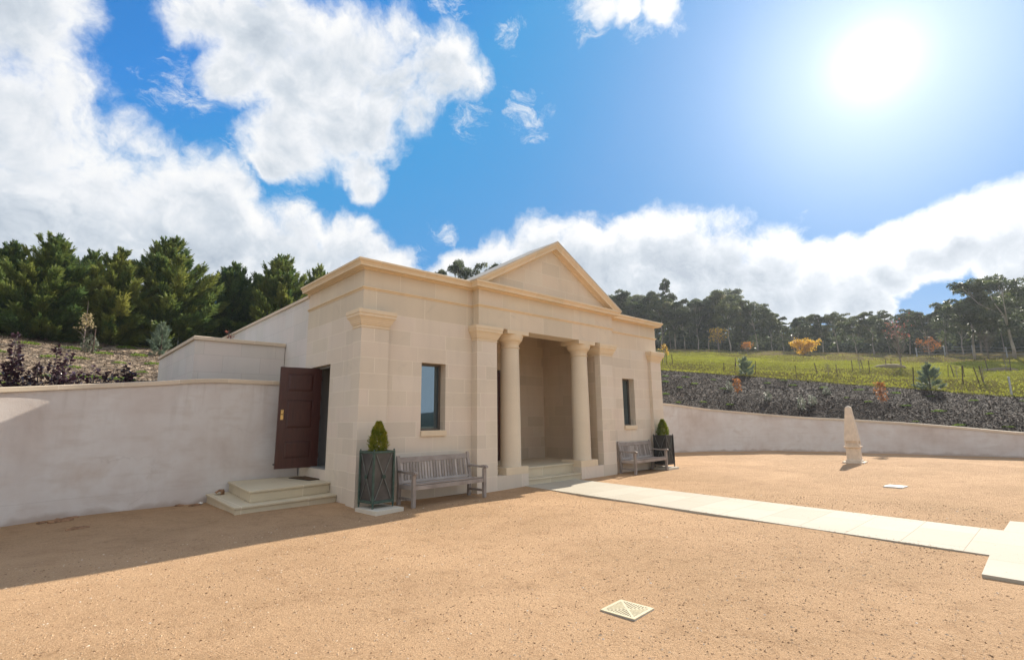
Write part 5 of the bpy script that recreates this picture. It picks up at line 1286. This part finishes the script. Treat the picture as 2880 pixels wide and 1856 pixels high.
# ------------------------------------------------------------------ loose stuff nobody could count
def chips(name, a0, a1, n, size, m):
    P = np.empty((n, 3)); A_ = a0+(a1-a0)*rng.random(n)
    for i, a_ in enumerate(A_):
        di = float(np.interp(a_, IA[:,0], IA[:,1])); de = float(tt(a_)[0])
        p = ground_at(a_, di+0.25+(de+0.1-di-0.25)*rng.random()); P[i] = (p.x, p.y, p.z+0.03)
    N = rng.normal(size=(n,3))*0.55+np.array([0,0,1.0]); Dr = rng.normal(size=(n,3))*np.array([1,1,0.35])
    V = blades(P, Dr, size*(0.5+1.0*rng.random(n)), size*(0.18+0.22*rng.random(n)), N=N, tip=0.5)
    o = leafpart(name, V, m, None, rng.random(n)**1.5); o['kind'] = 'stuff'
n = 24000
P = np.empty((n, 3)); A_ = 57.5+33*rng.random(n)
for i, a_ in enumerate(A_):
    de, dc = float(tt(a_)[0]), float(tt(a_)[3]); p = ground_at(a_, de+0.1+(dc+2-de)*rng.random()**1.3); P[i] = (p.x, p.y, p.z-0.02)
dd = rng.normal(size=(n,3))*np.array([.6,.6,.2])+np.array([0,0,0.8])
o = leafpart('paddock_grass', blades(P, dd, 0.07+0.09*rng.random(n), 0.05+0.04*rng.random(n)), M['blade'], None, rng.random(n)); o['kind'] = 'stuff'
chips('mulch_chips', 50.0, 92.0, 95000, 0.085, M['chip'])
chips('mulch_chips', -14.0, 11.5, 38000, 0.085, M['chiptan'])
# coarse grit on the court, denser near the viewer
n = 42000
A_ = R(-6)+(R(92)-R(-6))*rng.random(n); D_ = 1.7+10.5*rng.random(n)**1.35
X_, Y_ = CX+D_*np.sin(A_), CY+D_*np.cos(A_)
def on_path(x, y):
    if y > -0.9: return True
    t = (y+0.165)/(-8.435); return (4.30-0.70*t-0.02 < x < 6.22-0.79*t+0.02) if y > -8.62 else 2.4 < x < 7
keep = np.array([not on_path(x, y) and not (abs(x+0.722) < .2 and abs(y+6.675) < .2) for x, y in zip(X_, Y_)])
X_, Y_, D_ = X_[keep], Y_[keep], D_[keep]; n = len(X_)
base = np.array([(1,0,0),(0,1,0),(-1,0,0),(0,-1,0),(0,0,1)], float)
S_ = (0.0030+0.0060*rng.random(n)**4)*(1+0.06*D_)
V = np.empty((n,5,3)); rot = rng.random(n)*6.28
for k in range(5):
    j = 1+0.35*rng.normal(size=n); bx_, by_ = base[k,0]*j, base[k,1]*j
    V[:,k,0] = X_+S_*(bx_*np.cos(rot)-by_*np.sin(rot)); V[:,k,1] = Y_+S_*(bx_*np.sin(rot)+by_*np.cos(rot)); V[:,k,2] = np.array([gz(x,y) for x,y in zip(X_,Y_)])+S_*0.75*base[k,2]
F = (np.arange(n)[:,None,None]*5+np.array([[0,1,4],[1,2,4],[2,3,4],[3,0,4]])[None]).reshape(-1,3)
rr_ = np.clip(rng.random(n), 0, 1); rr_ = np.where(rng.random(n) < 0.10, rr_*0.2, 0.15+rr_*0.85)
o = link('gravel_grit', npmesh('gravel_grit', V.reshape(-1,3), F, np.repeat(rr_, 4)), M['pebble']); o['kind'] = 'stuff'

# gravel kicked a little way on to the paving
n = 700
t_ = rng.random(n); sg = rng.integers(0, 2, n); off = 0.22*rng.random(n)**3.0
y_ = -1.2-7.3*t_; tt_ = (y_+0.165)/(-8.435); x_ = np.where(sg == 0, 4.30-0.70*tt_+off, 6.22-0.79*tt_-off)
S_ = 0.003+0.006*rng.random(n)**3
V = np.empty((n,5,3))
for k in range(5): V[:,k,0] = x_+S_*base[k,0]; V[:,k,1] = y_+S_*base[k,1]*(0.7+0.6*rng.random(n)); V[:,k,2] = 0.0223+S_*0.8*base[k,2]
F = (np.arange(n)[:,None,None]*5+np.array([[0,1,4],[1,2,4],[2,3,4],[3,0,4]])[None]).reshape(-1,3)
o = link('gravel_grit', npmesh('gravel_grit', V.reshape(-1,3), F, np.repeat(0.25+rng.random(n)*0.7, 4)), M['pebble']); o['kind'] = 'stuff'
# ------------------------------------------------------------------ added haze volume, standing in for the sun's glare over the trees
hm = bpy.data.materials.new('glare_haze'); hm.use_nodes = True; hm.node_tree.nodes.clear(); ht = NT(hm.node_tree)
pv = ht.add('ShaderNodeVolumePrincipled'); pv.inputs['Color'].default_value = (0.86, 0.93, 1.0, 1); pv.inputs['Density'].default_value = 0.00045; pv.inputs['Anisotropy'].default_value = 0.4
ho = ht.add('ShaderNodeOutputMaterial'); ht.l.new(pv.outputs[0], ho.inputs['Volume'])
o = link('haze', MB().box(-960, 960, -960, 960, -1.4, 40).mesh('haze'), hm); o['kind'] = 'stuff'
